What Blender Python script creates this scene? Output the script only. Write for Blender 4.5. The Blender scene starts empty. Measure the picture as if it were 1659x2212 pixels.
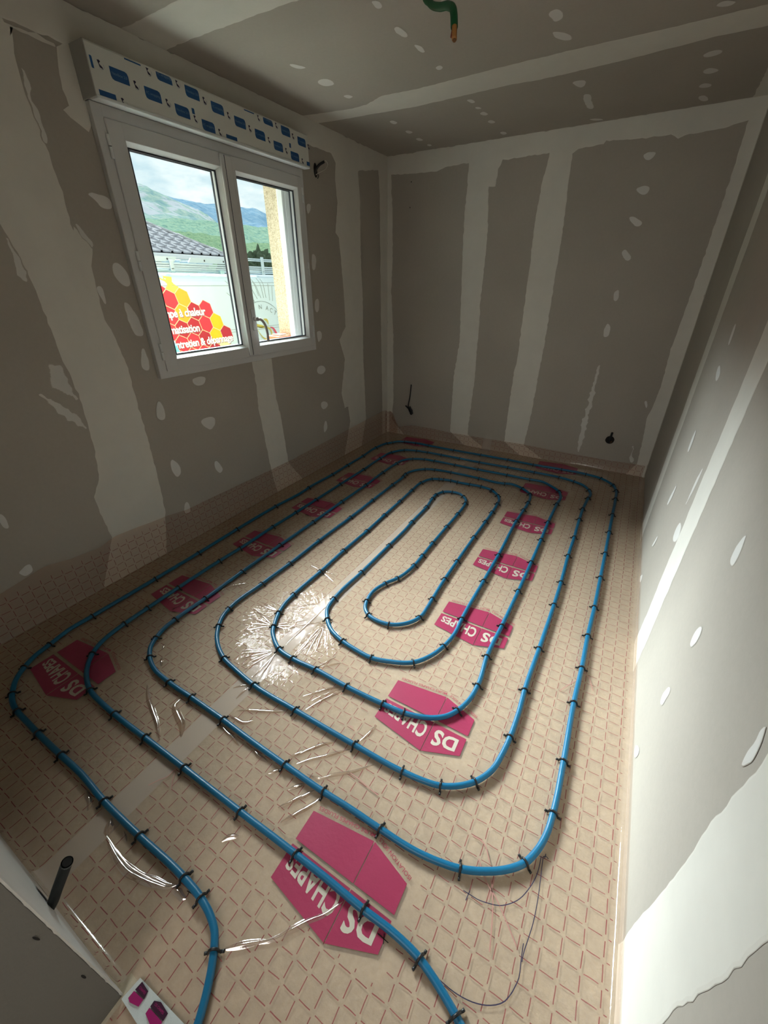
import bpy, bmesh, math, random
from mathutils import Vector, Matrix, Euler, noise
from mathutils.geometry import tessellate_polygon
# ------------------------------------------------------------------ camera, sky, sun, exposure
S = bpy.context.scene
C = S.collection
cam_d = bpy.data.cameras.new('camera'); cam = bpy.data.objects.new('camera', cam_d); C.objects.link(cam)
cam_d.sensor_fit = 'VERTICAL'; cam_d.sensor_height = 36.0; cam_d.lens = 879.29*36/2212
cam_d.clip_start = .02; cam_d.clip_end = 6000
cam.location = (2.30456, .0658, 1.50828); cam.rotation_euler = (1.062779, .002462, .524532)
S.camera = cam
S.view_settings.view_transform = 'Standard'; S.view_settings.look = 'None'
S.view_settings.gamma = 1; S.view_settings.use_curve_mapping = False
S.view_settings.exposure = 0.0
SKY = 1.2; SUN = 3.0; DAY_FILL = 520.0; HIGH_FILL = 310.0; HALL_FILL = 17.0
w = bpy.data.worlds.new('world'); S.world = w; w.use_nodes = True
nt = w.node_tree; nt.nodes.clear()
def wn(t, **k):
    n = nt.nodes.new(t)
    for a, b in k.items(): setattr(n, a, b)
    return n
tc = wn('ShaderNodeTexCoord'); mp = wn('ShaderNodeMapping'); mp.inputs['Scale'].default_value = (1, 1, 2.6)
n1 = wn('ShaderNodeTexNoise'); n1.inputs['Scale'].default_value = 8.5; n1.inputs['Detail'].default_value = 8; n1.inputs['Roughness'].default_value = .55
r1 = wn('ShaderNodeValToRGB'); r1.color_ramp.elements[0].position = .40; r1.color_ramp.elements[1].position = .60
r1.color_ramp.elements[0].color = (.58, .76, .84, 1); r1.color_ramp.elements[1].color = (.93, 1.0, 1.0, 1)
bg = wn('ShaderNodeBackground'); bg.inputs['Strength'].default_value = SKY; wo = wn('ShaderNodeOutputWorld')
nt.links.new(tc.outputs['Generated'], mp.inputs[0]); nt.links.new(mp.outputs[0], n1.inputs[0])
nt.links.new(n1.outputs[0], r1.inputs[0]); nt.links.new(r1.outputs[0], bg.inputs[0]); nt.links.new(bg.outputs[0], wo.inputs[0])
# the bright part of the overcast sky in front of the window
sd = bpy.data.lights.new('sun', 'SUN'); sd.energy = SUN; sd.angle = math.radians(56); sd.color = (.93, 1, 1.0)
sun = bpy.data.objects.new('sun', sd); C.objects.link(sun)
sun.rotation_euler = Vector((-1, .36, .62)).to_track_quat('Z', 'Y').to_euler()
# added area lamp, unseen above the van, brightening the room through the window
dd = bpy.data.lights.new('window_fill', 'AREA'); dd.energy = DAY_FILL; dd.shape = 'RECTANGLE'; dd.size = 4.0; dd.size_y = 1.5; dd.color = (.86, .95, 1.0); dd.spread = math.radians(70)
dl = bpy.data.objects.new('window_fill', dd); C.objects.link(dl); dl.location = (-4.5, 3.85, 4.15)
dl.rotation_euler = (Vector((-4.5, 3.85, 4.15))-Vector((0, 2.2, 1.6))).to_track_quat('Z', 'Y').to_euler()
# second added lamp, higher up and out of view, brightening the floor
hd2 = bpy.data.lights.new('window_fill_high', 'AREA'); hd2.energy = HIGH_FILL; hd2.shape = 'RECTANGLE'; hd2.size = 2.6; hd2.size_y = 1.5; hd2.color = (.88, .96, 1.0); hd2.spread = math.radians(75)
dh = bpy.data.objects.new('window_fill_high', hd2); C.objects.link(dh); dh.location = (-2.0, 3.3, 3.9)
dh.rotation_euler = (Vector((-2.0, 3.3, 3.9))-Vector((0, 2.2, 1.6))).to_track_quat('Z', 'Y').to_euler()
# added fill lamp in the unseen hall behind the camera
hd = bpy.data.lights.new('hall_fill', 'AREA'); hd.energy = HALL_FILL; hd.shape = 'RECTANGLE'; hd.size = .8; hd.size_y = 1.6; hd.color = (1, .98, .95)
hl = bpy.data.objects.new('hall_fill', hd); C.objects.link(hl); hl.location = (2.05, -1.25, 1.7)
hl.rotation_euler = Vector((0, -1, .25)).to_track_quat('Z', 'Y').to_euler()
W, L, H, A = 2.643, 4.114, 2.5, 1.603
R = math.radians
# ------------------------------------------------------------------ measured data, in metres
PIPE=[[1.819,0.023,""],[1.812,0.049,""],[1.777,0.117,""],[1.739,0.164,"B1"],[1.712,0.189,""],[1.686,0.2,""],[1.628,0.215,"B1"],[1.545,0.219,"B1"],[1.335,0.216,"B1"],[1.14,0.216,"B1"],[0.978,0.225,""],[0.849,0.223,"B1"],[0.682,0.222,"B1"],[0.568,0.224,""],[0.51,0.223,"B1"],[0.417,0.239,""],[0.386,0.254,"L1"],[0.309,0.299,""],[0.278,0.34,"L1"],[0.238,0.401,""],[0.226,0.467,"L1"],[0.202,0.566,""],[0.203,0.674,"L1"],[0.203,1.027,"L1"],[0.199,1.328,"L1"],[0.188,1.657,"L1"],[0.185,2.045,"L1"],[0.201,2.365,""],[0.195,2.432,"L1"],[0.204,2.755,"L1"],[0.199,2.999,"L1"],[0.197,3.274,"L1"],[0.187,3.545,"L1"],[0.221,3.72,"L1"],[0.256,3.769,"L1"],[0.293,3.845,""],[0.364,3.863,"T1"],[0.489,3.885,"T1"],[0.642,3.882,"T1"],[0.928,3.882,"T1"],[1.213,3.891,"T1"],[1.486,3.895,"T1"],[1.726,3.89,"T1"],[1.979,3.902,"T1"],[2.188,3.897,"T1"],[2.316,3.862,"T1"],[2.38,3.815,""],[2.418,3.758,"T1"],[2.448,3.65,"R1"],[2.454,3.484,"R1"],[2.452,3.188,"R1"],[2.452,2.907,"R1"],[2.451,2.611,"R1"],[2.449,2.33,"R1"],[2.446,2.039,"R1"],[2.44,1.804,"R1"],[2.44,1.585,"R1"],[2.435,1.381,"R1"],[2.438,1.113,"R1"],[2.436,0.923,"R1"],[2.432,0.856,""],[2.414,0.795,""],[2.393,0.747,"B3"],[2.342,0.698,""],[2.297,0.669,""],[2.227,0.634,"B3"],[2.158,0.618,""],[2.099,0.61,""],[1.974,0.606,"B3"],[1.857,0.606,""],[1.753,0.603,"B3"],[1.578,0.605,"B3"],[1.417,0.608,""],[1.249,0.614,"B3"],[1.055,0.617,"B3"],[0.91,0.618,"L3"],[0.773,0.634,""],[0.709,0.657,"L3"],[0.653,0.699,""],[0.627,0.744,"L3"],[0.6,0.812,""],[0.597,0.874,"L3"],[0.597,1.059,"L3"],[0.59,1.33,"L3"],[0.588,1.659,"L3"],[0.589,2.002,"L3"],[0.585,2.364,"L3"],[0.586,2.717,"L3"],[0.577,3.02,"L3"],[0.583,3.272,"L3"],[0.595,3.366,""],[0.667,3.453,"T3"],[0.774,3.503,"T3"],[0.876,3.513,"T3"],[1.084,3.516,"T3"],[1.309,3.518,"T3"],[1.577,3.527,"T3"],[1.775,3.531,"T3"],[1.877,3.536,""],[1.962,3.483,""],[2.04,3.4,"T3"],[2.065,3.33,""],[2.064,3.161,"R3"],[2.06,2.839,"R3"],[2.064,2.577,"R3"],[2.065,2.284,"R3"],[2.064,1.971,"R3"],[2.059,1.663,"R3"],[2.054,1.437,"R3"],[2.068,1.266,"R3"],[2.06,1.183,""],[2.037,1.108,"B5"],[2.005,1.063,""],[1.972,1.037,""],[1.916,1.011,""],[1.859,0.994,"B5"],[1.76,0.988,"B5"],[1.583,0.982,"B5"],[1.414,0.986,"B5"],[1.285,0.981,"B5"],[1.192,0.993,"L5"],[1.124,1.029,""],[1.088,1.059,""],[1.067,1.092,"L5"],[1.024,1.175,"L5"],[1.0,1.243,""],[0.995,1.326,"L5"],[0.995,1.565,"L5"],[0.989,1.814,"L5"],[0.991,2.093,"L5"],[0.985,2.348,"L5"],[0.981,2.6,"L5"],[0.974,2.822,"T5"],[0.975,2.993,"T5"],[1.027,3.112,"T5"],[1.086,3.146,"T5"],[1.115,3.15,"T5"],[1.183,3.169,"T5"],[1.246,3.163,"T5"],[1.354,3.171,"T5"],[1.453,3.178,"T5"],[1.545,3.161,"T5"],[1.569,3.141,"T5"],[1.63,3.077,"R5"],[1.655,3.022,""],[1.662,2.939,"R5"],[1.666,2.785,"R5"],[1.667,2.625,"R5"],[1.664,2.384,"R5"],[1.665,2.069,"R5"],[1.667,1.867,"R5"],[1.675,1.673,"B7"],[1.679,1.594,""],[1.676,1.512,"B7"],[1.629,1.432,""],[1.562,1.382,"B7"],[1.492,1.38,""],[1.434,1.392,"B7"],[1.392,1.429,""],[1.373,1.477,"L7"],[1.362,1.551,""],[1.387,1.661,"L7"],[1.425,1.737,"L7"],[1.454,1.899,"L7"],[1.454,2.016,"L7"],[1.451,2.18,"L7"],[1.451,2.424,"L7"],[1.452,2.634,"L7"],[1.441,2.821,"T6"],[1.427,2.886,""],[1.394,2.921,"T6"],[1.333,2.97,""],[1.283,2.963,"T6"],[1.21,2.921,"T6"],[1.176,2.847,"T6"],[1.185,2.771,"L6"],[1.203,2.618,"L6"],[1.208,2.358,"L6"],[1.214,2.264,""],[1.214,2.015,"L6"],[1.212,1.682,"L6"],[1.209,1.408,"L6"],[1.223,1.332,""],[1.272,1.257,"L6"],[1.327,1.218,""],[1.423,1.182,"B6"],[1.509,1.169,""],[1.596,1.165,"B6"],[1.678,1.188,""],[1.775,1.238,"B6"],[1.829,1.314,""],[1.858,1.396,"R4"],[1.873,1.493,""],[1.868,1.61,"R4"],[1.868,1.962,"R4"],[1.868,2.261,"R4"],[1.858,2.743,"R4"],[1.863,2.938,"R4"],[1.865,3.078,"R4"],[1.863,3.17,""],[1.842,3.233,"T4"],[1.765,3.311,"T4"],[1.643,3.351,""],[1.607,3.335,"T4"],[1.38,3.334,"T4"],[1.118,3.334,"T4"],[0.965,3.316,"T4"],[0.878,3.281,"T4"],[0.811,3.209,""],[0.775,3.093,"T4"],[0.783,3.034,"L4"],[0.782,2.833,"L4"],[0.783,2.506,"L4"],[0.785,2.191,"L4"],[0.778,1.828,"L4"],[0.781,1.535,"L4"],[0.775,1.306,"L4"],[0.773,1.068,"L4"],[0.785,1.014,""],[0.824,0.954,"L4"],[0.878,0.895,""],[0.942,0.854,""],[1.012,0.826,"L4"],[1.117,0.806,""],[1.236,0.79,"B4"],[1.468,0.788,"B4"],[1.754,0.789,"B4"],[1.952,0.794,"B4"],[2.018,0.8,""],[2.091,0.815,"B4"],[2.143,0.848,""],[2.186,0.883,"B4"],[2.225,0.957,""],[2.243,1.036,""],[2.248,1.107,"R2"],[2.251,1.224,""],[2.247,1.342,"R2"],[2.252,1.605,"R2"],[2.257,1.953,"R2"],[2.257,2.171,"R2"],[2.251,2.469,"R2"],[2.252,2.717,"R2"],[2.249,2.995,"R2"],[2.25,3.176,"R2"],[2.263,3.389,"R2"],[2.27,3.493,""],[2.252,3.55,"T2"],[2.191,3.639,""],[2.119,3.675,"T2"],[1.993,3.706,"T2"],[1.776,3.711,"T2"],[1.537,3.706,"T2"],[1.266,3.694,"T2"],[1.064,3.696,"T2"],[0.869,3.695,"T2"],[0.721,3.691,"T2"],[0.601,3.678,"T2"],[0.479,3.631,"T2"],[0.397,3.506,"L2"],[0.38,3.305,"L2"],[0.388,2.992,"L2"],[0.386,2.622,"L2"],[0.386,2.29,"L2"],[0.386,2.048,"L2"],[0.383,1.808,"L2"],[0.39,1.497,"L2"],[0.384,1.337,"L2"],[0.389,1.045,"L2"],[0.395,0.855,"L2"],[0.401,0.726,"L2"],[0.411,0.641,""],[0.423,0.595,""],[0.459,0.537,"L2"],[0.515,0.485,""],[0.584,0.447,""],[0.656,0.426,"L2"],[0.751,0.417,""],[0.855,0.414,"L2"],[1.052,0.416,"B2"],[1.277,0.418,"B2"],[1.554,0.42,"B2"],[1.786,0.423,"B2"],[1.906,0.423,""],[2.03,0.42,"B2"],[2.122,0.421,""],[2.208,0.415,"B2"],[2.268,0.393,""],[2.318,0.372,"B2"],[2.363,0.348,""],[2.395,0.324,""]]
PATCH={"L":[["band",[[0,2.5],[1.22,2.5],[1.26,2.36],[1.428,2.349],[1.422,2.345],[1.364,2.356],[1.279,2.349],[1.269,2.304],[1.259,2.253],[1.255,2.162],[1.267,2.09],[1.275,1.945],[1.281,1.864],[1.274,1.728],[1.284,1.743],[1.344,1.667],[1.309,1.59],[1.301,1.507],[1.295,1.363],[1.317,1.295],[1.34,1.129],[1.332,0.942],[1.333,0.861],[1.333,0.706],[1.327,0.547],[1.317,0.387],[1.311,0.289],[1.24,0.0],[0.84,0],[0.972,0.27],[0.962,0.406],[0.962,0.529],[1.018,0.611],[1.05,0.806],[1.063,1.002],[1.057,1.146],[1.048,1.202],[1.046,1.364],[1.041,1.516],[1.032,1.602],[1.018,1.678],[1.005,1.721],[0.0,1.9]]],["band",[[1.503,2.399],[1.428,2.349],[1.413,2.285],[1.406,2.218],[1.411,2.172],[1.382,2.149],[1.431,2.117],[1.466,2.099],[1.497,2.135],[1.493,2.206],[1.489,2.346]]],["band",[[1.2,2.5],[2.85,2.5],[2.85,2.4],[1.5,2.365],[1.2,2.37]]],["band",[[3.016,2.358],[3.273,2.363],[3.319,2.317],[3.299,2.211],[3.32,2.073],[3.274,1.878],[3.316,1.845],[3.341,1.602],[3.353,1.401],[3.355,1.188],[3.253,1.086],[3.321,0.908],[3.289,0.794],[3.241,0.619],[3.283,0.47],[3.34,0.47],[3.363,0.317],[3.24,0],[3.56,0],[3.664,0.283],[3.64,0.866],[3.655,1.394],[3.64,1.73],[3.651,2.122],[3.632,2.321],[3.953,2.379],[3.973,2.229],[3.978,1.724],[3.983,1.143],[4.003,0.32],[4.0,0],[4.114,0],[4.114,2.5],[2.8,2.5],[2.8,2.38]]],["band",[[2.198,1.045],[2.39,1.046],[2.394,1.034],[2.387,0.75],[2.412,0.614],[2.421,0.447],[2.434,0.209],[2.58,0],[2.26,0],[2.23,0.184],[2.211,0.463],[2.193,0.717],[2.206,0.884]]],["blob",[[1.375,1.873],[1.427,1.884],[1.489,1.871],[1.488,1.82],[1.426,1.822],[1.411,1.849]]],["blob",[[1.399,1.597],[1.434,1.621],[1.475,1.575],[1.484,1.512],[1.433,1.497],[1.399,1.545]]],["blob",[[1.403,1.438],[1.437,1.437],[1.467,1.379],[1.481,1.292],[1.463,1.266],[1.418,1.281],[1.407,1.34]]],["blob",[[1.447,1.234],[1.466,1.169],[1.46,1.106],[1.424,1.096],[1.405,1.137]]],["blob",[[1.458,0.94],[1.479,0.89],[1.473,0.819],[1.435,0.815],[1.411,0.841],[1.428,0.908]]],["blob",[[1.296,1.507],[1.334,1.512],[1.33,1.435],[1.316,1.426],[1.304,1.469]]],["blob",[[1.45,0.583],[1.486,0.518],[1.478,0.46],[1.435,0.45],[1.413,0.508],[1.423,0.57]]],["blob",[[0.585,0.617],[0.597,0.593],[0.591,0.531],[0.571,0.536],[0.566,0.568],[0.567,0.602]]],["blob",[[0.54,0.314],[0.595,0.338],[0.6,0.287],[0.564,0.267],[0.538,0.295]]],["blob",[[1.436,0.265],[1.465,0.281],[1.479,0.237],[1.468,0.183],[1.418,0.199]]],["blob",[[1.708,1.021],[1.806,1.018],[1.79,0.959],[1.723,0.958],[1.696,0.99]]],["blob",[[1.686,0.756],[1.759,0.77],[1.812,0.75],[1.803,0.695],[1.75,0.668],[1.701,0.715]]],["blob",[[1.722,0.464],[1.755,0.465],[1.79,0.394],[1.778,0.365],[1.747,0.359],[1.722,0.411]]],["blob",[[2.899,0.887],[2.933,0.914],[2.995,0.914],[3.037,0.866],[2.985,0.828],[2.909,0.844]]],["blob",[[2.918,0.61],[3.006,0.601],[3.033,0.544],[2.964,0.525],[2.918,0.55]]],["blob",[[2.949,0.424],[2.989,0.426],[3.001,0.347],[2.945,0.312],[2.929,0.342]]],["blob",[[2.935,2.026],[2.985,2.032],[2.988,2.001],[2.951,1.957],[2.929,1.971]]],["blob",[[2.945,1.717],[2.99,1.728],[3.009,1.685],[2.99,1.609],[2.937,1.608]]],["blob",[[2.94,1.402],[2.992,1.429],[3.012,1.381],[2.985,1.313],[2.938,1.321]]],["blob",[[2.939,1.187],[3.013,1.181],[3.004,1.11],[2.947,1.089],[2.939,1.137]]],["smear",[[0.975,1.217],[1.01,1.212],[1.057,1.146],[1.058,1.003],[1.033,1.035],[0.976,1.078],[0.939,1.13],[0.972,1.159]]],["smear",[[0.895,1.094],[0.934,1.066],[1.006,0.998],[1.051,0.921],[1.047,0.864],[0.988,0.92],[0.936,0.993]]],["smear",[[1.01,1.707],[1.03,1.597],[1.039,1.512],[0.99,1.533],[0.998,1.616]]],["smear",[[1.283,1.767],[1.329,1.738],[1.347,1.658],[1.312,1.686]]],["smear",[[1.264,2.255],[1.288,2.222],[1.28,2.127],[1.298,2.032],[1.268,2.015],[1.267,2.09],[1.255,2.162]]]],"B":[["band",[[0,2.5],[0,0],[0.235,0],[0.066,0.152],[0.083,0.373],[0.076,1.057],[0.047,1.461],[0.061,1.71],[0.058,2.058],[0.04,2.369],[0.288,2.355],[0.481,2.351],[0.586,2.374],[0.764,2.375],[0.76,2.165],[0.759,1.911],[0.777,1.58],[0.807,1.025],[0.774,0.707],[0.778,0.38],[0.782,0.127],[0.96,0],[1.19,0],[0.981,0.127],[0.987,0.377],[0.998,0.699],[0.99,0.97],[0.99,1.163],[0.976,1.405],[0.982,1.742],[0.975,1.951],[0.95,2.207],[1.005,2.203],[1.014,2.313],[1.042,2.364],[1.394,2.369],[1.367,2.162],[1.358,1.959],[1.368,1.626],[1.376,1.118],[1.38,0.919],[1.367,0.788],[1.367,0.457],[1.372,0.114],[1.55,0],[1.77,0],[1.57,0.117],[1.591,0.458],[1.594,0.821],[1.599,1.14],[1.589,1.571],[1.586,1.87],[1.565,2.232],[1.56,2.344],[1.594,2.369],[1.756,2.378],[1.771,2.392],[1.947,2.379],[2.162,2.375],[2.21,2.35],[2.247,2.364],[2.404,2.366],[2.565,2.393],[2.568,2.211],[2.566,1.986],[2.563,1.74],[2.553,1.376],[2.54,1.071],[2.553,0.782],[2.54,0.602],[2.526,0.52],[2.545,0.346],[2.558,0.116],[2.5,0],[2.643,0],[2.643,2.5]]],["blob",[[2.016,2.286],[2.055,2.305],[2.104,2.299],[2.099,2.269],[2.062,2.246]]],["blob",[[2.02,2.101],[2.069,2.122],[2.121,2.109],[2.119,2.068],[2.076,2.059]]],["blob",[[2.019,1.94],[2.06,1.946],[2.132,1.903],[2.116,1.877],[2.078,1.879]]],["blob",[[2.031,1.723],[2.058,1.75],[2.119,1.683],[2.092,1.655],[2.043,1.694]]],["blob",[[2.043,1.45],[2.08,1.485],[2.094,1.43],[2.083,1.389],[2.055,1.399]]],["blob",[[2.037,1.186],[2.051,1.241],[2.088,1.22],[2.093,1.133],[2.046,1.125]]],["blob",[[2.468,0.654],[2.49,0.669],[2.508,0.622],[2.499,0.597]]],["smear",[[2.092,0.927],[2.089,0.868],[2.081,0.807],[2.1,0.647],[2.097,0.583],[2.097,0.475],[2.099,0.347],[2.092,0.144],[2.05,0.113],[2.028,0.291],[2.04,0.509],[2.042,0.673],[2.046,0.868],[2.056,0.913]]],["smear",[[2.478,0.281],[2.51,0.252],[2.503,0.199],[2.536,0.153],[2.51,0.113],[2.486,0.152],[2.494,0.206]]]],"R":[["band",[[2.896,0.0],[2.903,0.208],[2.9,0.417],[2.902,0.625],[2.895,0.833],[2.904,1.042],[2.903,1.25],[2.899,1.458],[2.897,1.667],[2.905,1.875],[2.894,2.083],[2.905,2.292],[2.897,2.5],[3.094,2.5],[3.093,2.292],[3.096,2.083],[3.087,1.875],[3.102,1.667],[3.099,1.458],[3.087,1.25],[3.094,1.042],[3.087,0.833],[3.1,0.625],[3.094,0.417],[3.091,0.208],[3.101,0.0]]],["band",[[1.695,0.0],[1.685,0.208],[1.694,0.417],[1.692,0.625],[1.691,0.833],[1.691,1.042],[1.689,1.25],[1.693,1.458],[1.695,1.667],[1.689,1.875],[1.684,2.083],[1.69,2.292],[1.689,2.5],[1.896,2.5],[1.887,2.292],[1.882,2.083],[1.886,1.875],[1.891,1.667],[1.898,1.458],[1.888,1.25],[1.885,1.042],[1.892,0.833],[1.887,0.625],[1.894,0.417],[1.883,0.208],[1.897,0.0]]],["band",[[0.482,0.0],[0.483,0.208],[0.487,0.417],[0.479,0.625],[0.482,0.833],[0.491,1.042],[0.489,1.25],[0.487,1.458],[0.487,1.667],[0.485,1.875],[0.487,2.083],[0.488,2.292],[0.483,2.5],[0.692,2.5],[0.701,2.292],[0.693,2.083],[0.704,1.875],[0.706,1.667],[0.694,1.458],[0.7,1.25],[0.7,1.042],[0.696,0.833],[0.705,0.625],[0.693,0.417],[0.702,0.208],[0.701,0.0]]],["band",[[4.067,0.0],[4.069,0.208],[4.065,0.417],[4.075,0.625],[4.073,0.833],[4.07,1.042],[4.066,1.25],[4.067,1.458],[4.074,1.667],[4.074,1.875],[4.068,2.083],[4.073,2.292],[4.075,2.5],[4.107,2.5],[4.12,2.292],[4.116,2.083],[4.109,1.875],[4.119,1.667],[4.121,1.458],[4.108,1.25],[4.11,1.042],[4.11,0.833],[4.119,0.625],[4.112,0.417],[4.108,0.208],[4.108,0.0]]],["band",[[0,2.43],[1,2.435],[2,2.43],[3,2.425],[4.114,2.43],[4.114,2.5],[0,2.5]]],["blob",[[2.436,1.371],[2.395,1.35],[2.385,1.283],[2.429,1.279],[2.461,1.336]]],["blob",[[2.461,1.208],[2.33,1.18],[2.359,1.128],[2.459,1.154]]],["blob",[[2.421,0.921],[2.379,0.896],[2.372,0.806],[2.427,0.794],[2.444,0.853]]],["blob",[[2.378,0.652],[2.344,0.625],[2.385,0.515],[2.449,0.5]]],["blob",[[2.352,0.366],[2.331,0.339],[2.369,0.272],[2.421,0.246]]],["blob",[[1.976,0.64],[1.899,0.643],[1.878,0.582],[1.956,0.537],[1.993,0.549],[2.004,0.582]]],["blob",[[1.953,0.899],[1.943,0.844],[1.979,0.728],[2.001,0.688],[1.995,0.829]]],["blob",[[1.216,0.992],[1.204,0.959],[1.196,0.928],[1.202,0.893],[1.238,0.89],[1.25,0.917],[1.242,0.952]]],["blob",[[1.198,0.703],[1.18,0.672],[1.195,0.619],[1.226,0.605],[1.24,0.637],[1.223,0.681]]],["blob",[[1.191,0.454],[1.19,0.398],[1.201,0.358],[1.228,0.347],[1.243,0.378],[1.229,0.424]]],["blob",[[2.362,0.101],[2.328,0.081],[2.341,0.041],[2.443,0.02]]],["blob",[[1.247,0.105],[1.189,0.146],[1.185,0.104],[1.208,0.07],[1.247,0.076]]],["blob",[[0.741,0.874],[0.732,0.858],[0.713,0.812],[0.721,0.781],[0.733,0.766],[0.743,0.785],[0.743,0.83],[0.749,0.856]]]],"C":[["band",[[2.43,2.958],[2.297,2.955],[2.121,2.96],[1.921,2.954],[1.687,2.948],[1.386,2.947],[0.845,2.97],[0.622,2.951],[0.469,3.018],[0.359,3.028],[0.178,3.0],[0.012,2.963],[0,2.95],[0,3.14],[0.009,3.134],[0.114,3.152],[0.728,3.209],[1.321,3.19],[1.488,3.208],[1.65,3.204],[1.875,3.195],[2.078,3.178],[2.262,3.155],[2.464,3.162],[2.643,3.17],[2.643,2.96]]],["band",[[0,1.74],[0.4,1.735],[1.2,1.75],[2.643,1.74],[2.643,1.97],[1.5,1.965],[0.8,1.975],[0.26,1.957],[0,1.957]]],["band",[[2.55,4.114],[2.545,3.6],[2.55,2.5],[2.55,1],[2.55,0],[2.643,0],[2.643,4.114]]],["blob",[[1.644,2.565],[1.684,2.551],[1.704,2.575],[1.706,2.641],[1.664,2.664],[1.649,2.621]]],["blob",[[1.636,2.712],[1.709,2.792],[1.708,2.845],[1.68,2.853],[1.63,2.784]]],["blob",[[1.624,3.333],[1.667,3.313],[1.712,3.339],[1.694,3.422],[1.659,3.438]]],["blob",[[1.664,3.53],[1.712,3.558],[1.702,3.66],[1.707,3.824],[1.658,3.811],[1.653,3.66]]],["blob",[[1.635,4.011],[1.694,4.011],[1.746,4.076],[1.688,4.077]]],["blob",[[2.241,2.865],[2.269,2.833],[2.323,2.865],[2.306,2.891],[2.275,2.891]]],["blob",[[2.227,3.337],[2.267,3.29],[2.324,3.306],[2.318,3.363],[2.262,3.376]]],["blob",[[2.248,3.546],[2.279,3.502],[2.331,3.553],[2.328,3.593],[2.274,3.604]]],["blob",[[2.248,3.749],[2.275,3.717],[2.322,3.757],[2.312,3.811],[2.259,3.792]]],["blob",[[2.253,3.93],[2.299,3.917],[2.331,4.032],[2.285,4.047]]],["blob",[[0.425,2.353],[0.481,2.448],[0.423,2.439],[0.401,2.388]]],["blob",[[0.422,2.587],[0.491,2.586],[0.486,2.683],[0.415,2.686],[0.391,2.627]]],["blob",[[0.416,2.83],[0.464,2.831],[0.473,2.88],[0.423,2.891]]],["blob",[[1.051,2.119],[1.087,2.14],[1.075,2.193],[1.044,2.183]]],["blob",[[1.036,2.338],[1.069,2.339],[1.073,2.434],[1.043,2.445],[1.024,2.386]]],["blob",[[1.047,2.508],[1.075,2.524],[1.08,2.603],[1.046,2.609]]],["blob",[[1.041,2.774],[1.079,2.761],[1.086,2.8],[1.046,2.823]]],["blob",[[0.436,3.351],[0.486,3.344],[0.49,3.41],[0.444,3.437]]],["blob",[[0.443,3.58],[0.486,3.588],[0.493,3.652],[0.436,3.668]]],["blob",[[0.425,3.789],[0.473,3.772],[0.482,3.857],[0.43,3.86]]],["blob",[[0.439,3.97],[0.476,3.957],[0.48,4.016],[0.442,4.031]]],["blob",[[1.033,3.26],[1.073,3.272],[1.082,3.331],[1.043,3.338]]],["blob",[[1.042,3.403],[1.07,3.411],[1.08,3.452],[1.042,3.448]]],["blob",[[1.025,3.523],[1.073,3.495],[1.088,3.57],[1.051,3.587]]],["blob",[[1.024,3.699],[1.065,3.671],[1.09,3.738],[1.044,3.765]]],["blob",[[1.032,3.977],[1.073,3.953],[1.093,4.026],[1.047,4.048]]]]}
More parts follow.
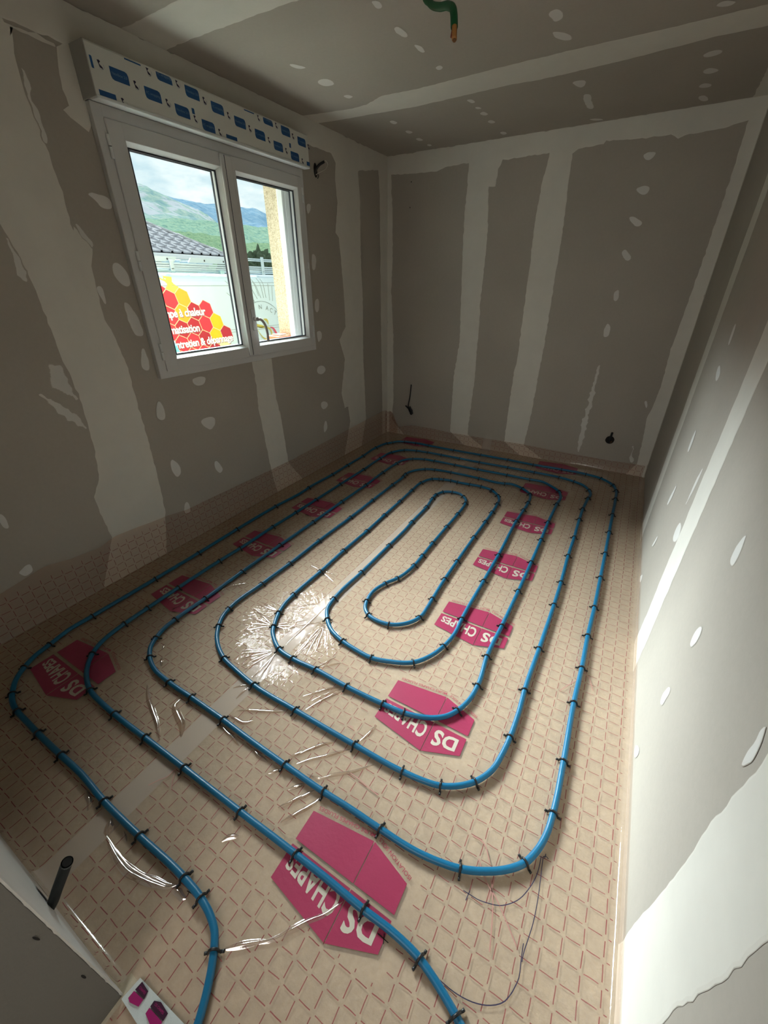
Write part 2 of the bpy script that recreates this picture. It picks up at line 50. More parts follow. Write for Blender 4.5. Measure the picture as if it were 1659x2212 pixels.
FOLD=[[[[0.83,0.566],[0.898,0.528],[0.961,0.504],[1.023,0.479],[1.054,0.46]],0.014],[[[0.899,0.529],[0.958,0.503],[1.016,0.484],[1.059,0.463],[1.099,0.442]],0.012],[[[1.016,0.594],[1.019,0.567],[1.074,0.54],[1.122,0.522],[1.162,0.488]],0.02],[[[1.203,0.199],[1.221,0.184],[1.241,0.167]],0.02],[[[1.24,0.165],[1.286,0.155],[1.335,0.148],[1.381,0.146],[1.432,0.155],[1.491,0.172],[1.521,0.184],[1.535,0.199]],0.016],[[[1.296,0.161],[1.334,0.156],[1.39,0.158],[1.428,0.163],[1.466,0.177],[1.503,0.186],[1.533,0.198]],0.008],[[[1.528,0.184],[1.553,0.191],[1.573,0.188],[1.584,0.193]],0.014],[[[1.276,0.199],[1.293,0.192],[1.308,0.188]],0.008],[[[1.043,0.207],[1.069,0.198],[1.09,0.193],[1.115,0.175]],0.012],[[[1.828,0.229],[1.865,0.265],[1.887,0.296],[1.917,0.334],[1.94,0.358],[1.958,0.388],[1.97,0.41]],0.011],[[[1.755,0.175],[1.793,0.207],[1.839,0.244]],0.011],[[[1.588,0.655],[1.618,0.7],[1.652,0.741],[1.684,0.769]],0.01],[[[1.608,0.631],[1.642,0.67],[1.687,0.712],[1.724,0.751],[1.747,0.773]],0.01],[[[1.757,0.809],[1.768,0.837],[1.776,0.872],[1.784,0.903]],0.009],[[[1.662,0.624],[1.712,0.635],[1.748,0.67],[1.79,0.702],[1.824,0.737],[1.854,0.773]],0.009],[[[1.661,0.57],[1.674,0.589]],0.009],[[[1.686,0.541],[1.704,0.568],[1.72,0.594]],0.01],[[[1.714,0.508],[1.735,0.546],[1.746,0.566],[1.752,0.589]],0.011],[[[1.447,0.855],[1.483,0.897],[1.517,0.938],[1.561,0.982]],0.008],[[[1.5,0.815],[1.522,0.873],[1.558,0.93],[1.587,0.972]],0.008],[[[1.568,0.635],[1.585,0.657],[1.604,0.688]],0.009],[[[1.545,0.557],[1.573,0.59]],0.01],[[[1.642,0.552],[1.658,0.572],[1.679,0.597]],0.01],[[[1.649,0.493],[1.673,0.526],[1.7,0.572]],0.01],[[[1.687,0.465],[1.703,0.493],[1.728,0.538]],0.01],[[[1.564,0.336],[1.573,0.354],[1.599,0.372]],0.014],[[[1.541,0.387],[1.547,0.398]],0.007],[[[1.259,0.671],[1.296,0.697],[1.349,0.723],[1.394,0.746],[1.442,0.777]],0.011],[[[1.252,0.643],[1.291,0.647],[1.321,0.648],[1.353,0.678]],0.012],[[[1.243,0.601],[1.289,0.591],[1.338,0.585],[1.379,0.575]],0.01],[[[1.434,0.594],[1.467,0.585],[1.514,0.585]],0.012],[[[0.615,1.14],[0.611,1.179],[0.629,1.211],[0.657,1.248],[0.684,1.273]],0.01],[[[0.688,0.749],[0.713,0.719]],0.008],[[[0.747,0.693],[0.793,0.659]],0.01],[[[1.036,1.092],[0.957,1.058],[0.908,1.03]],0.007],[[[1.036,1.098],[0.953,1.091],[0.905,1.084]],0.007],[[[1.032,1.105],[0.931,1.129],[0.865,1.141]],0.007],[[[1.039,1.085],[0.974,1.02],[0.938,0.975]],0.007],[[[1.068,1.114],[1.135,1.178],[1.178,1.213]],0.007],[[[1.069,1.107],[1.137,1.14],[1.182,1.155]],0.007],[[[1.066,1.101],[1.122,1.11],[1.158,1.108]],0.007],[[[1.167,0.978],[1.089,0.934],[1.038,0.899]],0.007],[[[1.168,0.976],[1.092,0.92],[1.046,0.881]],0.007],[[[1.175,0.97],[1.132,0.892],[1.108,0.839]],0.007],[[[1.178,0.969],[1.149,0.884],[1.132,0.826]],0.007],[[[1.171,0.973],[1.106,0.906],[1.072,0.862]],0.007],[[[1.189,0.972],[1.208,0.901],[1.22,0.851]],0.007],[[[1.249,1.24],[1.167,1.164],[1.121,1.113]],0.007],[[[1.268,1.227],[1.268,1.102],[1.27,1.021]],0.007],[[[1.269,1.232],[1.271,1.128],[1.281,1.062]],0.007],[[[1.274,1.229],[1.301,1.113],[1.321,1.039]],0.007],[[[1.277,1.234],[1.318,1.138],[1.342,1.074]],0.007],[[[1.276,0.998],[1.27,1.035],[1.274,1.058]],0.007],[[[1.282,1.012],[1.302,1.115],[1.323,1.184]],0.007],[[[1.278,1.015],[1.28,1.13],[1.288,1.209]],0.007],[[[1.408,1.009],[1.432,1.064],[1.448,1.095]],0.007],[[[1.414,1.008],[1.462,1.056],[1.494,1.083]],0.007],[[[0.989,1.189],[0.913,1.177],[0.87,1.166]],0.007],[[[0.988,1.192],[0.904,1.196],[0.858,1.197]],0.007],[[[1.021,1.208],[1.086,1.286],[1.136,1.334]],0.007],[[[1.571,0.974],[1.52,0.905],[1.494,0.861]],0.007],[[[1.571,0.968],[1.526,0.876],[1.497,0.814]],0.007],[[[1.569,0.979],[1.512,0.934],[1.479,0.902]],0.007],[[[1.222,0.787],[1.215,0.741],[1.217,0.71]],0.007],[[[1.216,0.791],[1.183,0.762],[1.164,0.74]],0.007],[[[0.969,1.583],[0.912,1.592],[0.882,1.592]],0.007],[[[0.984,1.593],[0.994,1.651],[1.006,1.683]],0.007],[[[0.994,1.582],[1.052,1.591],[1.089,1.587]],0.007],[[[0.998,1.575],[1.066,1.552],[1.117,1.532]],0.007],[[[1.203,1.357],[1.2,1.226],[1.195,1.03]],0.008],[[[1.192,0.982],[1.197,0.818]],0.008],[[[0.014,0.809],[-0.009,0.873]],0.008]]
PEN=[["navy",[[2.2524,0.5985],[2.2719,0.5991],[2.2938,0.6],[2.3216,0.6068],[2.3482,0.6165],[2.3745,0.6362],[2.3949,0.6596],[2.4111,0.6914],[2.4209,0.719],[2.4261,0.7446],[2.4274,0.7712],[2.427,0.7909]]],["navy",[[2.2657,0.5815],[2.2687,0.608]]],["navy",[[2.4327,0.7928],[2.434,0.7697],[2.437,0.7308],[2.4399,0.6729],[2.4388,0.6255],[2.4345,0.5894],[2.4304,0.555],[2.4305,0.5397]]],["navy",[[2.4227,0.4773],[2.4306,0.5081],[2.4278,0.5432],[2.4258,0.5758]]],["navy",[[2.2628,0.4067],[2.2996,0.4062],[2.3545,0.4167],[2.3842,0.4306],[2.4111,0.4537],[2.4227,0.4773]]],["navy",[[2.4327,0.7928],[2.4399,0.7983],[2.4474,0.7946]]],["navy",[[2.4373,0.7901],[2.4382,0.8041]]],["black",[[2.087,0.4014],[2.1028,0.4007],[2.1201,0.3999]]],["black",[[2.102,0.4101],[2.1096,0.3917]]],["black",[[1.5729,0.2051],[1.5896,0.2078]]],["black",[[1.5784,0.2112],[1.5822,0.2006]]],["black",[[1.8859,0.5986],[1.9025,0.5999],[1.9109,0.6048]]],["black",[[1.9028,0.6083],[1.9028,0.5936]]],["red",[[2.2316,0.7381],[2.2654,0.7376],[2.299,0.697]]],["red",[[2.2659,0.6911],[2.3059,0.6477],[2.3364,0.6293],[2.3681,0.6022],[2.3922,0.5795],[2.4121,0.5603]]],["red",[[2.3122,0.6637],[2.3337,0.6115],[2.343,0.5724],[2.3538,0.5166]]],["red",[[2.3214,0.616],[2.3214,0.6517],[2.3204,0.6734]]],["red",[[2.4138,1.6418],[2.4413,1.5844],[2.4671,1.5642],[2.4972,1.493]]],["red",[[2.3755,1.4229],[2.4088,1.48],[2.4308,1.5149]]],["red",[[1.2153,0.3219],[1.231,0.3505],[1.2455,0.3697],[1.2487,0.4011],[1.2547,0.4121]]],["red",[[1.2488,0.4049],[1.2726,0.3745],[1.2956,0.3526]]],["red",[[1.7905,0.7024],[1.8317,0.7007],[1.875,0.6938],[1.9154,0.6896]]],["red",[[1.687,0.8476],[1.7096,0.8472]]]]
TOPL=[[0,0.26],[0.444,0.248],[0.641,0.282],[0.748,0.257],[0.89,0.244],[0.989,0.268],[1.042,0.264],[1.311,0.242],[1.436,0.222],[2.003,0.217],[2.417,0.215],[3.227,0.242],[3.986,0.269],[4.114,0.26]]
TOPB=[[0,0.25],[0.06,0.247],[0.147,0.081],[0.324,0.124],[0.608,0.126],[0.783,0.112],[1.553,0.117],[1.914,0.106],[2.295,0.101],[2.505,0.107],[2.631,0.106],[2.643,0.105]]
LAB=[[1.61,2.297,0],[1.759,2.276,1],[1.908,2.255,0],[2.057,2.233,1],[1.837,2.359,1],[1.986,2.341,0],[2.136,2.321,1],[2.285,2.299,0],[2.433,2.278,1],[2.582,2.256,0],[2.732,2.236,1],[2.512,2.36,1],[2.662,2.343,0],[2.811,2.323,1]]
LABP=[[1.499,2.228,1.57,2.209],[1.65,2.37,1.725,2.366],[2.169,2.228,2.246,2.212],[2.327,2.372,2.402,2.368],[2.847,2.233,2.88,2.212]]
ICON=[[1.532,2.31],[1.68,2.288],[1.83,2.267],[1.979,2.244],[2.128,2.225],[1.906,2.354],[2.055,2.331],[2.206,2.31],[2.355,2.29],[2.504,2.27],[2.653,2.249],[2.806,2.226],[1.758,2.368],[2.435,2.37],[2.581,2.355],[2.729,2.334],[2.879,2.312],[1.601,2.212]]
MT1=[(0.6442, 0.1926), (0.6672, 0.1886), (0.6867, 0.186), (0.7072, 0.1842), (0.7325, 0.1772), (0.7596, 0.1715), (0.7877, 0.1637), (0.818, 0.1583), (0.8428, 0.1509), (0.8689, 0.1441), (0.8963, 0.137), (0.924, 0.1255)]
MT2=[(0.7167, 0.1799), (0.773, 0.1766), (0.8227, 0.1759), (0.856, 0.1754), (0.8924, 0.1807), (0.9374, 0.1823), (0.9692, 0.1841), (0.9929, 0.1808), (1.0196, 0.1869), (1.0396, 0.183), (1.062, 0.178), (1.1062, 0.1628), (1.1855, 0.1468)]
FO1=[(0.6224, 0.1248), (0.6791, 0.1272), (0.7253, 0.1335), (0.787, 0.1388), (0.84, 0.1404), (0.8972, 0.141), (0.9763, 0.1433), (1.0744, 0.1466), (1.2077, 0.1486)]
FO2=[(0.6614, 0.104), (0.7193, 0.1131), (0.7801, 0.1137), (0.8329, 0.1133), (0.8898, 0.1107), (0.9673, 0.1027), (1.0671, 0.1091), (1.203, 0.1179)]
TRE=[(1.0148, 0.0802), (1.0446, 0.0908), (1.0685, 0.0863), (0.986, 0.07)]
RK=[(-3.15, 3.786, 1.858), (-3.15, 3.774, 1.818), (-3.15, 3.763, 1.784), (-3.15, 3.75, 1.739), (-3.15, 3.741, 1.709), (-3.15, 3.732, 1.679), (-3.15, 3.723, 1.649), (-3.15, 5.899, 1.897), (-3.15, 5.892, 1.858), (-3.15, 5.877, 1.78), (-3.15, 5.867, 1.728), (-3.15, 5.859, 1.688), (-3.15, 5.494, 1.806), (-3.15, 4.058, 1.8), (-3.15, 4.241, 1.838), (-3.15, 4.846, 1.813), (-3.15, 4.769, 1.668)]
FOILQ=[(1.6175, 0.0384), (1.8163, 0.048), (1.7722, -0.0142), (1.6109, -0.0053)]
FM=[('k', [(1.629, 0.0367), (1.6566, 0.0348), (1.6604, 0.0217), (1.6264, 0.0205)]), ('m', [(1.6262, 0.0178), (1.6586, 0.0207), (1.6595, 0.0082), (1.6344, 0.0016), (1.6247, 0.0041)]), ('k', [(1.6829, 0.0327), (1.6994, 0.0397), (1.7296, 0.0369), (1.73, 0.0237), (1.6833, 0.0224)]), ('m', [(1.6831, 0.0204), (1.7291, 0.0222), (1.7311, 0.013), (1.7068, 0.0056), (1.6835, 0.0103)])]
STAR=[(1.054, 1.099), (1.184, 1.004), (1.275, 0.993), (1.268, 1.263), (1.01, 1.193)]
# ------------------------------------------------------------------ helpers
rnd = random.Random(7)
def sm(a, b, x):
    t = max(0., min(1., (x-a)/(b-a))); return t*t*(3-2*t)
def tag(o, label=None, cat=None, group=None, kind=None):
    if label: o['label'] = label
    if cat: o['category'] = cat
    if group: o['group'] = group
    if kind: o['kind'] = kind
    return o
def empty(name, loc=(0, 0, 0), rz=0):
    o = bpy.data.objects.new(name, None); C.objects.link(o); o.location = loc; o.rotation_euler = (0, 0, rz); o.empty_display_size = .05
    return o
def link(name, me, mat, parent=None, loc=None):
    o = bpy.data.objects.new(name, me); C.objects.link(o)
    if mat is not None and not me.materials: me.materials.append(mat)
    if parent is not None:
        o.parent = parent
        if loc is None: o.location = -Vector(parent.location) if parent.parent is None and parent.rotation_euler.z == 0 and parent.type == 'EMPTY' else (0, 0, 0)
    if loc is not None: o.location = loc
    return o
class MB:
    def __init__(s): s.v = []; s.f = []; s.a = []; s.uv = None
    def add(s, vs, fs):
        n = len(s.v); s.v += [tuple(q) for q in vs]; s.f += [tuple(i+n for i in f) for f in fs]; return s
    def box(s, x0, x1, y0, y1, z0, z1):
        return s.add([(x0,y0,z0),(x1,y0,z0),(x1,y1,z0),(x0,y1,z0),(x0,y0,z1),(x1,y0,z1),(x1,y1,z1),(x0,y1,z1)],
                     [(0,3,2,1),(4,5,6,7),(0,1,5,4),(1,2,6,5),(2,3,7,6),(3,0,4,7)])
    def bbox(s, x0, x1, y0, y1, z0, z1, b=.003):
        bm = bmesh.new(); bmesh.ops.create_cube(bm, size=1)
        for q in bm.verts: q.co = ((x0+x1)/2+q.co.x*(x1-x0), (y0+y1)/2+q.co.y*(y1-y0), (z0+z1)/2+q.co.z*(z1-z0))
        bmesh.ops.bevel(bm, geom=bm.edges[:], offset=b, segments=2, affect='EDGES', profile=.5)
        bm.verts.ensure_lookup_table(); bm.verts.index_update()
        s.add([q.co[:] for q in bm.verts], [[q.index for q in f.verts] for f in bm.faces]); bm.free(); return s
    def tube(s, pts, r, n=10, cap=True, rf=None):
        pts = [Vector(p) for p in pts]; m = len(pts); vs = []; up = None
        for i, p in enumerate(pts):
            t = (pts[min(i+1, m-1)]-pts[max(i-1, 0)]).normalized()
            if up is None:
                up = Vector((0, 0, 1)) if abs(t.z) < .9 else Vector((1, 0, 0))
            u = (up-t*up.dot(t)).normalized(); v = t.cross(u); up = u
            rr = rf(i/(m-1)) if rf else r
            for k in range(n):
                a = 2*math.pi*k/n; vs.append(p+u*math.cos(a)*rr+v*math.sin(a)*rr)
        fs = [(i*n+k, i*n+(k+1) % n, (i+1)*n+(k+1) % n, (i+1)*n+k) for i in range(m-1) for k in range(n)]
        if cap: fs += [tuple(range(n))[::-1], tuple(range((m-1)*n, m*n))]
        return s.add(vs, fs)
    def build(s, name, mat, parent=None, smooth=False, loc=None):
        me = bpy.data.meshes.new(name); me.from_pydata(s.v, [], s.f); me.validate(); me.update()
        if smooth:
            for p in me.polygons: p.use_smooth = True
        return link(name, me, mat, parent, loc)
def catmull(pts, step):
    P = [Vector(p) for p in pts]; P = [P[0]*2-P[1]]+P+[P[-1]*2-P[-2]]; out = []
    for i in range(1, len(P)-2):
        a, b, c, d = P[i-1:i+3]; n = max(1, int((c-b).length/step))
        # centripetal-ish: tangents scaled by neighbouring chord lengths
        l0, l1, l2 = (b-a).length+1e-6, (c-b).length+1e-6, (d-c).length+1e-6
        m1 = ((b-a)/l0*l1+(c-b)/l1*l0)/(l0+l1)*l1; m2 = ((c-b)/l1*l2+(d-c)/l2*l1)/(l1+l2)*l1
        for k in range(n):
            t = k/n; t2, t3 = t*t, t*t*t
            out.append(b*(2*t3-3*t2+1)+m1*(t3-2*t2+t)+c*(-2*t3+3*t2)+m2*(t3-t2))
    out.append(P[-2]); return out
# ------------------------------------------------------------------ materials
class NB:
    def __init__(s, name):
        s.m = bpy.data.materials.new(name); s.m.use_nodes = True; s.t = s.m.node_tree; s.t.nodes.clear()
        s.out = s.t.nodes.new('ShaderNodeOutputMaterial')
    def n(s, t, **k):
        q = s.t.nodes.new(t)
        for a, b in k.items():
            if a.startswith('i_'):
                key = a[2:]; q.inputs[int(key) if key.isdigit() else key].default_value = b
            else: setattr(q, a, b)
        return q
    def l(s, a, b): s.t.links.new(a, b)
    def math(s, op, a, b=None, clamp=False):
        q = s.n('ShaderNodeMath', operation=op); q.use_clamp = clamp
        for i, v in enumerate((a, b)):
            if v is None: continue
            if isinstance(v, (int, float)): q.inputs[i].default_value = v
            else: s.l(v, q.inputs[i])
        return q.outputs[0]
    def noise(s, vec, scale, detail=3, rough=.5, dist=0):
        q = s.n('ShaderNodeTexNoise'); q.inputs['Scale'].default_value = scale; q.inputs['Detail'].default_value = detail
        q.inputs['Roughness'].default_value = rough; q.inputs['Distortion'].default_value = dist
        if vec is not None: s.l(vec, q.inputs['Vector'])
        return q.outputs['Fac']
    def ramp(s, fac, *stops):
        q = s.n('ShaderNodeValToRGB'); cr = q.color_ramp
        while len(cr.elements) < len(stops): cr.elements.new(.5)
        for e, (p, c) in zip(cr.elements, stops): e.position = p; e.color = (*c, 1) if len(c) == 3 else c
        s.l(fac, q.inputs[0]); return q.outputs[0]
    def mix(s, fac, a, b):
        q = s.n('ShaderNodeMix', data_type='RGBA')
        for i, v in ((0, fac), (6, a), (7, b)):
            if isinstance(v, (int, float)): q.inputs[i].default_value = v
            elif isinstance(v, tuple): q.inputs[i].default_value = (*v, 1)
            else: s.l(v, q.inputs[i])
        return q.outputs[2]
    def schlick(s, normal=None, f0=.035):
        g_ = s.n('ShaderNodeNewGeometry'); d = s.n('ShaderNodeVectorMath', operation='DOT_PRODUCT'); s.l(g_.outputs['Incoming'], d.inputs[0])
        s.l(normal if normal is not None else g_.outputs['Normal'], d.inputs[1])
        c = s.math('SUBTRACT', 1, s.math('ABSOLUTE', d.outputs['Value']), True)
        return s.math('ADD', f0, s.math('MULTIPLY', s.math('POWER', c, 5), 1-f0), True)
    def bump(s, h, strength=.3, dist=.01, normal=None):
        q = s.n('ShaderNodeBump'); q.inputs['Strength'].default_value = strength; q.inputs['Distance'].default_value = dist
        s.l(h, q.inputs['Height'])
        if normal is not None: s.l(normal, q.inputs['Normal'])
        return q.outputs[0]
    def pr(s, color, rough=.5, metal=0, bump=None, spec=.5, coat=0):
        q = s.n('ShaderNodeBsdfPrincipled'); q.inputs['Roughness'].default_value = rough if isinstance(rough, (int, float)) else .5
        q.inputs['Metallic'].default_value = metal; q.inputs['Specular IOR Level'].default_value = spec
        q.inputs['Coat Weight'].default_value = coat
        if isinstance(color, tuple): q.inputs['Base Color'].default_value = (*color, 1)
        else: s.l(color, q.inputs['Base Color'])
        if bump is not None: s.l(bump, q.inputs['Normal'])
        return q.outputs[0]
    def done(s, sh): s.l(sh, s.out.inputs[0]); return s.m
def simple(name, col, rough=.5, metal=0, spec=.5, coat=0, bscale=0, bstr=.2, var=0, vscale=6):
    b = NB(name); tcn = b.n('ShaderNodeTexCoord').outputs['Object']
    c = col
    if var:
        c = b.mix(b.noise(tcn, vscale, 4), tuple(v*(1-var) for v in col), tuple(min(1, v*(1+var)) for v in col))
    bu = b.bump(b.noise(tcn, bscale, 3), bstr, .003) if bscale else None
    return b.done(b.pr(c, rough, metal, bu, spec, coat))
BOARD = (.43, .39, .335); PLAS = (.71, .68, .61)
def m_wall(name, board=BOARD, plas=PLAS, amp=.35, thresh=.5, patch=True):
    b = NB(name); o = b.n('ShaderNodeTexCoord').outputs['Object']
    f1 = b.noise(o, 1.7, 4); f2 = b.noise(o, 60, 3, .6)
    k = b.math('ADD', b.math('MULTIPLY', f1, .24), b.math('MULTIPLY', f2, .10)); k = b.math('ADD', k, .83)
    bc = b.n('ShaderNodeVectorMath', operation='SCALE'); bc.inputs[0].default_value = board; b.l(k, bc.inputs['Scale']); bcol = bc.outputs[0]
    fine = b.noise(o, 180, 2)
    if not patch:
        return b.done(b.pr(bcol, .85, bump=b.bump(fine, .12, .001), spec=.25))
    at = b.n('ShaderNodeAttribute', attribute_name='cover').outputs['Fac']
    nn = b.noise(o, 26, 5, .65)
    v = b.math('ADD', at, b.math('MULTIPLY', b.math('SUBTRACT', nn, .5), amp*2))
    q = b.n('ShaderNodeMapRange', interpolation_type='SMOOTHSTEP'); b.l(v, q.inputs[0]); q.inputs[1].default_value = thresh-.16; q.inputs[2].default_value = thresh+.16
    k2 = b.math('ADD', b.math('MULTIPLY', b.noise(o, 5, 5, .6), .22), .88)
    pc = b.n('ShaderNodeVectorMath', operation='SCALE'); pc.inputs[0].default_value = plas; b.l(k2, pc.inputs['Scale'])
    col = b.mix(q.outputs[0], bcol, pc.outputs[0])
    h = b.math('ADD', b.math('MULTIPLY', q.outputs[0], .5), b.math('MULTIPLY', b.noise(o, 14, 3), .25))
    return b.done(b.pr(col, .8, bump=b.bump(h, .25, .002), spec=.3))
M = {}
M['board'] = m_wall('plasterboard', patch=False)
M['band'] = m_wall('joint_compound', amp=.12, thresh=.18)
M['blob'] = m_wall('filler_patch', plas=(.72, .70, .66), amp=.16, thresh=.3)
M['smear'] = m_wall('filler_smear', plas=(.68, .66, .61), amp=.75, thresh=.62)
M['film_edge'] = simple('torn_plaster', (.62, .60, .56), .8, bscale=40, bstr=.6, var=.12)
def m_foam():
    b = NB('sprayed_foam'); o = b.n('ShaderNodeTexCoord').outputs['Object']
    n1_ = b.noise(o, 5, 5, .6); n2_ = b.noise(o, 85, 4, .6)
    c = b.mix(n1_, (.44, .38, .275), (.60, .55, .43)); c = b.mix(b.ramp(b.noise(o, 26, 5, .7), (.38, (0, 0, 0)), (.62, (1, 1, 1))), b.mix(.5, c, (.36, .32, .25)), c)
    c = b.mix(b.ramp(n2_, (.35, (0, 0, 0)), (.7, (1, 1, 1))), b.mix(.35, c, (.42, .35, .22)), c)
    h = b.math('ADD', b.math('MULTIPLY', n2_, .5), b.math('MULTIPLY', b.noise(o, 22, 3), .8))
    return b.done(b.pr(c, .8, bump=b.bump(h, .55, .006), spec=.3))
M['foam'] = m_foam()
def m_film(name, grid=True, milky=.10, gl=1.0):
    b = NB(name)
    o = b.n('ShaderNodeTexCoord').outputs['Object']
    n80 = b.noise(o, 75, 3, .55)
    wr = b.n('ShaderNodeMapping'); wr.inputs['Rotation'].default_value = (0, 0, .6); wr.inputs['Scale'].default_value = (4, 17, 10); b.l(o, wr.inputs[0])
    n_w = b.noise(wr.outputs[0], 1, 4, .55, 1.2)
    h = b.math('ADD', b.math('MULTIPLY', n80, .10), b.math('MULTIPLY', n_w, .45))
    h = b.math('ADD', h, b.math('MULTIPLY', b.noise(o, 9, 2), .5))
    if grid:      # wrinkles radiating from the clips that pin the film
        for q_, (cx_, cy_) in enumerate(STAR):
            v_ = b.n('ShaderNodeVectorMath', operation='SUBTRACT'); b.l(o, v_.inputs[0]); v_.inputs[1].default_value = (cx_, cy_, 0)
            s_ = b.n('ShaderNodeSeparateXYZ'); b.l(v_.outputs[0], s_.inputs[0])
            an = b.math('ARCTAN2', s_.outputs[1], s_.outputs[0]); rr = b.n('ShaderNodeVectorMath', operation='LENGTH'); b.l(v_.outputs[0], rr.inputs[0])
            cb = b.n('ShaderNodeCombineXYZ'); b.l(b.math('MULTIPLY', an, 6.5), cb.inputs[0]); b.l(b.math('MULTIPLY', rr.outputs['Value'], 5), cb.inputs[1]); cb.inputs[2].default_value = q_*3.3
            nz_ = b.noise(cb.outputs[0], 1.0, 3, .55)
            mr = b.n('ShaderNodeMapRange', interpolation_type='SMOOTHSTEP'); b.l(rr.outputs['Value'], mr.inputs[0]); mr.inputs[1].default_value = .50; mr.inputs[2].default_value = .02
            h = b.math('ADD', h, b.math('MULTIPLY', b.math('MULTIPLY', nz_, mr.outputs[0]), 5.5))
    bu = b.bump(h, .30*gl, .004)
    tint = (.95, .86, .80)
    ink = None
    if grid:
        uv = b.n('ShaderNodeUVMap', uv_map='sheet').outputs[0]; sx = b.n('ShaderNodeSeparateXYZ'); b.l(uv, sx.inputs[0])
        X, Y = sx.outputs[0], sx.outputs[1]
        dn = b.noise(o, 11, 2); dn2 = b.noise(o, 13.7, 2)
        wx = b.math('MULTIPLY', b.math('SUBTRACT', dn, .5), .008); wy = b.math('MULTIPLY', b.math('SUBTRACT', dn2, .5), .009)
        left = b.math('LESS_THAN', X, 1.17)
        x0 = b.math('SUBTRACT', 1.5326, b.math('MULTIPLY', left, 1.463))
        gx = b.math('DIVIDE', b.math('ADD', b.math('SUBTRACT', X, x0), wx), .0490)
        gy = b.math('DIVIDE', b.math('ADD', b.math('SUBTRACT', Y, .0621), wy), .0486)
        def dist(g): return b.math('ABSOLUTE', b.math('SUBTRACT', b.math('FRACT', b.math('ADD', g, 50.5)), .5))
        dx, dy = dist(gx), dist(gy)
        lx = b.math('MULTIPLY', b.math('LESS_THAN', dx, .025), b.math('GREATER_THAN', dy, .15))
        ly = b.math('MULTIPLY', b.math('LESS_THAN', dy, .022), b.math('GREATER_THAN', dx, .15))
        ink = b.math('MAXIMUM', lx, ly)
        seam = b.math('MULTIPLY', b.math('GREATER_THAN', X, 1.152), b.math('LESS_THAN', X, 1.244))
        u = b.math('SUBTRACT', X, b.math('SUBTRACT', 1.757, b.math('MULTIPLY', left, 1.463)))
        vv = b.math('SUBTRACT', b.math('MODULO', b.math('ADD', b.math('SUBTRACT', Y, .545), 5.83+.30), .583), .30)
        lg = b.math('MULTIPLY', b.math('MULTIPLY', b.math('GREATER_THAN', u, -.03), b.math('LESS_THAN', u, .385)),
                    b.math('MULTIPLY', b.math('GREATER_THAN', vv, -.225), b.math('LESS_THAN', vv, .045)))
        keep = b.math('MULTIPLY', b.math('SUBTRACT', 1, seam), b.math('SUBTRACT', 1, lg))
        # the print also stops at the sheet's margins on the walls
        keep = b.math('MULTIPLY', keep, b.math('GREATER_THAN', X, -.205)); keep = b.math('MULTIPLY', keep, b.math('LESS_THAN', X, 2.625))
        ink = b.math('MULTIPLY', ink, keep)
        ink = b.math('MULTIPLY', ink, b.math('ADD', .62, b.math('MULTIPLY', b.noise(o, 9, 2), .35)))
        pink = b.noise(o, 3.1, 3)
    tr = b.n('ShaderNodeBsdfTransparent'); tr.inputs[0].default_value = (*tint, 1)
    df = b.n('ShaderNodeBsdfDiffuse'); df.inputs[0].default_value = (.72, .62, .55, 1)
    m1 = b.n('ShaderNodeMixShader'); m1.inputs[0].default_value = milky; b.l(tr.outputs[0], m1.inputs[1]); b.l(df.outputs[0], m1.inputs[2])
    sh = m1.outputs[0]
    if ink is not None:
        mk = b.math('ADD', milky, b.math('MULTIPLY', seam, .22)); b.l(mk, m1.inputs[0])
        di = b.n('ShaderNodeBsdfDiffuse'); di.inputs[0].default_value = (.24, .045, .050, 1)
        m2 = b.n('ShaderNodeMixShader'); b.l(ink, m2.inputs[0]); b.l(sh, m2.inputs[1]); b.l(di.outputs[0], m2.inputs[2]); sh = m2.outputs[0]
    g = b.n('ShaderNodeBsdfGlossy'); g.inputs['Roughness'].default_value = .10; g.inputs[0].default_value = (1, 1, 1, 1); b.l(bu, g.inputs['Normal'])
    fr = b.schlick(None, .035 if grid else .30)
    m3 = b.n('ShaderNodeMixShader'); b.l(b.math('MULTIPLY', fr, gl, True), m3.inputs[0]); b.l(sh, m3.inputs[1]); b.l(g.outputs[0], m3.inputs[2])
    return b.done(m3.outputs[0])
M['film'] = m_film('printed_film', True, .15)
M['fold'] = m_film('film_crease', False, .03)
M['magenta'] = simple('magenta_print', (.33, .035, .085), .33, spec=.5, bscale=75, bstr=.25, var=.08, vscale=12)
M['magenta_line'] = simple('magenta_lettering', (.36, .05, .08), .4)
M['bare'] = simple('unprinted_film', (.50, .45, .36), .4, bscale=60, bstr=.3)
M['pipe'] = simple('blue_pipe', (.003, .118, .235), .38, spec=.5, var=.06)
M['black'] = simple('black_plastic', (.008, .008, .009), .4)
M['dark'] = simple('dark_recess', (.012, .011, .010), .9)
M['conduit'] = simple('grey_conduit', (.022, .026, .028), .5)
M['green'] = simple('green_conduit', (.004, .105, .032), .4)
M['copperwire'] = simple('orange_wire', (.42, .19, .05), .5)
M['pvc'] = simple('white_pvc', (.66, .655, .64), .30, spec=.5)
M['pvcs'] = simple('white_pvc_satin', (.72, .74, .73), .4)
M['gasket'] = simple('grey_gasket', (.035, .04, .05), .6)
M['coverfilm'] = simple('shutter_box_film', (.66, .66, .61), .35, var=.03, vscale=3)
M['bluelab'] = simple('blue_label', (.006, .075, .235), .4)
M['labtext'] = simple('pale_blue_lettering', (.16, .27, .42), .5)
M['navy'] = simple('navy_ink', (.020, .014, .05), .6)
M['redink'] = simple('red_ink', (.42, .20, .17), .6)
M['wire'] = simple('white_wire', (.60, .58, .50), .5)
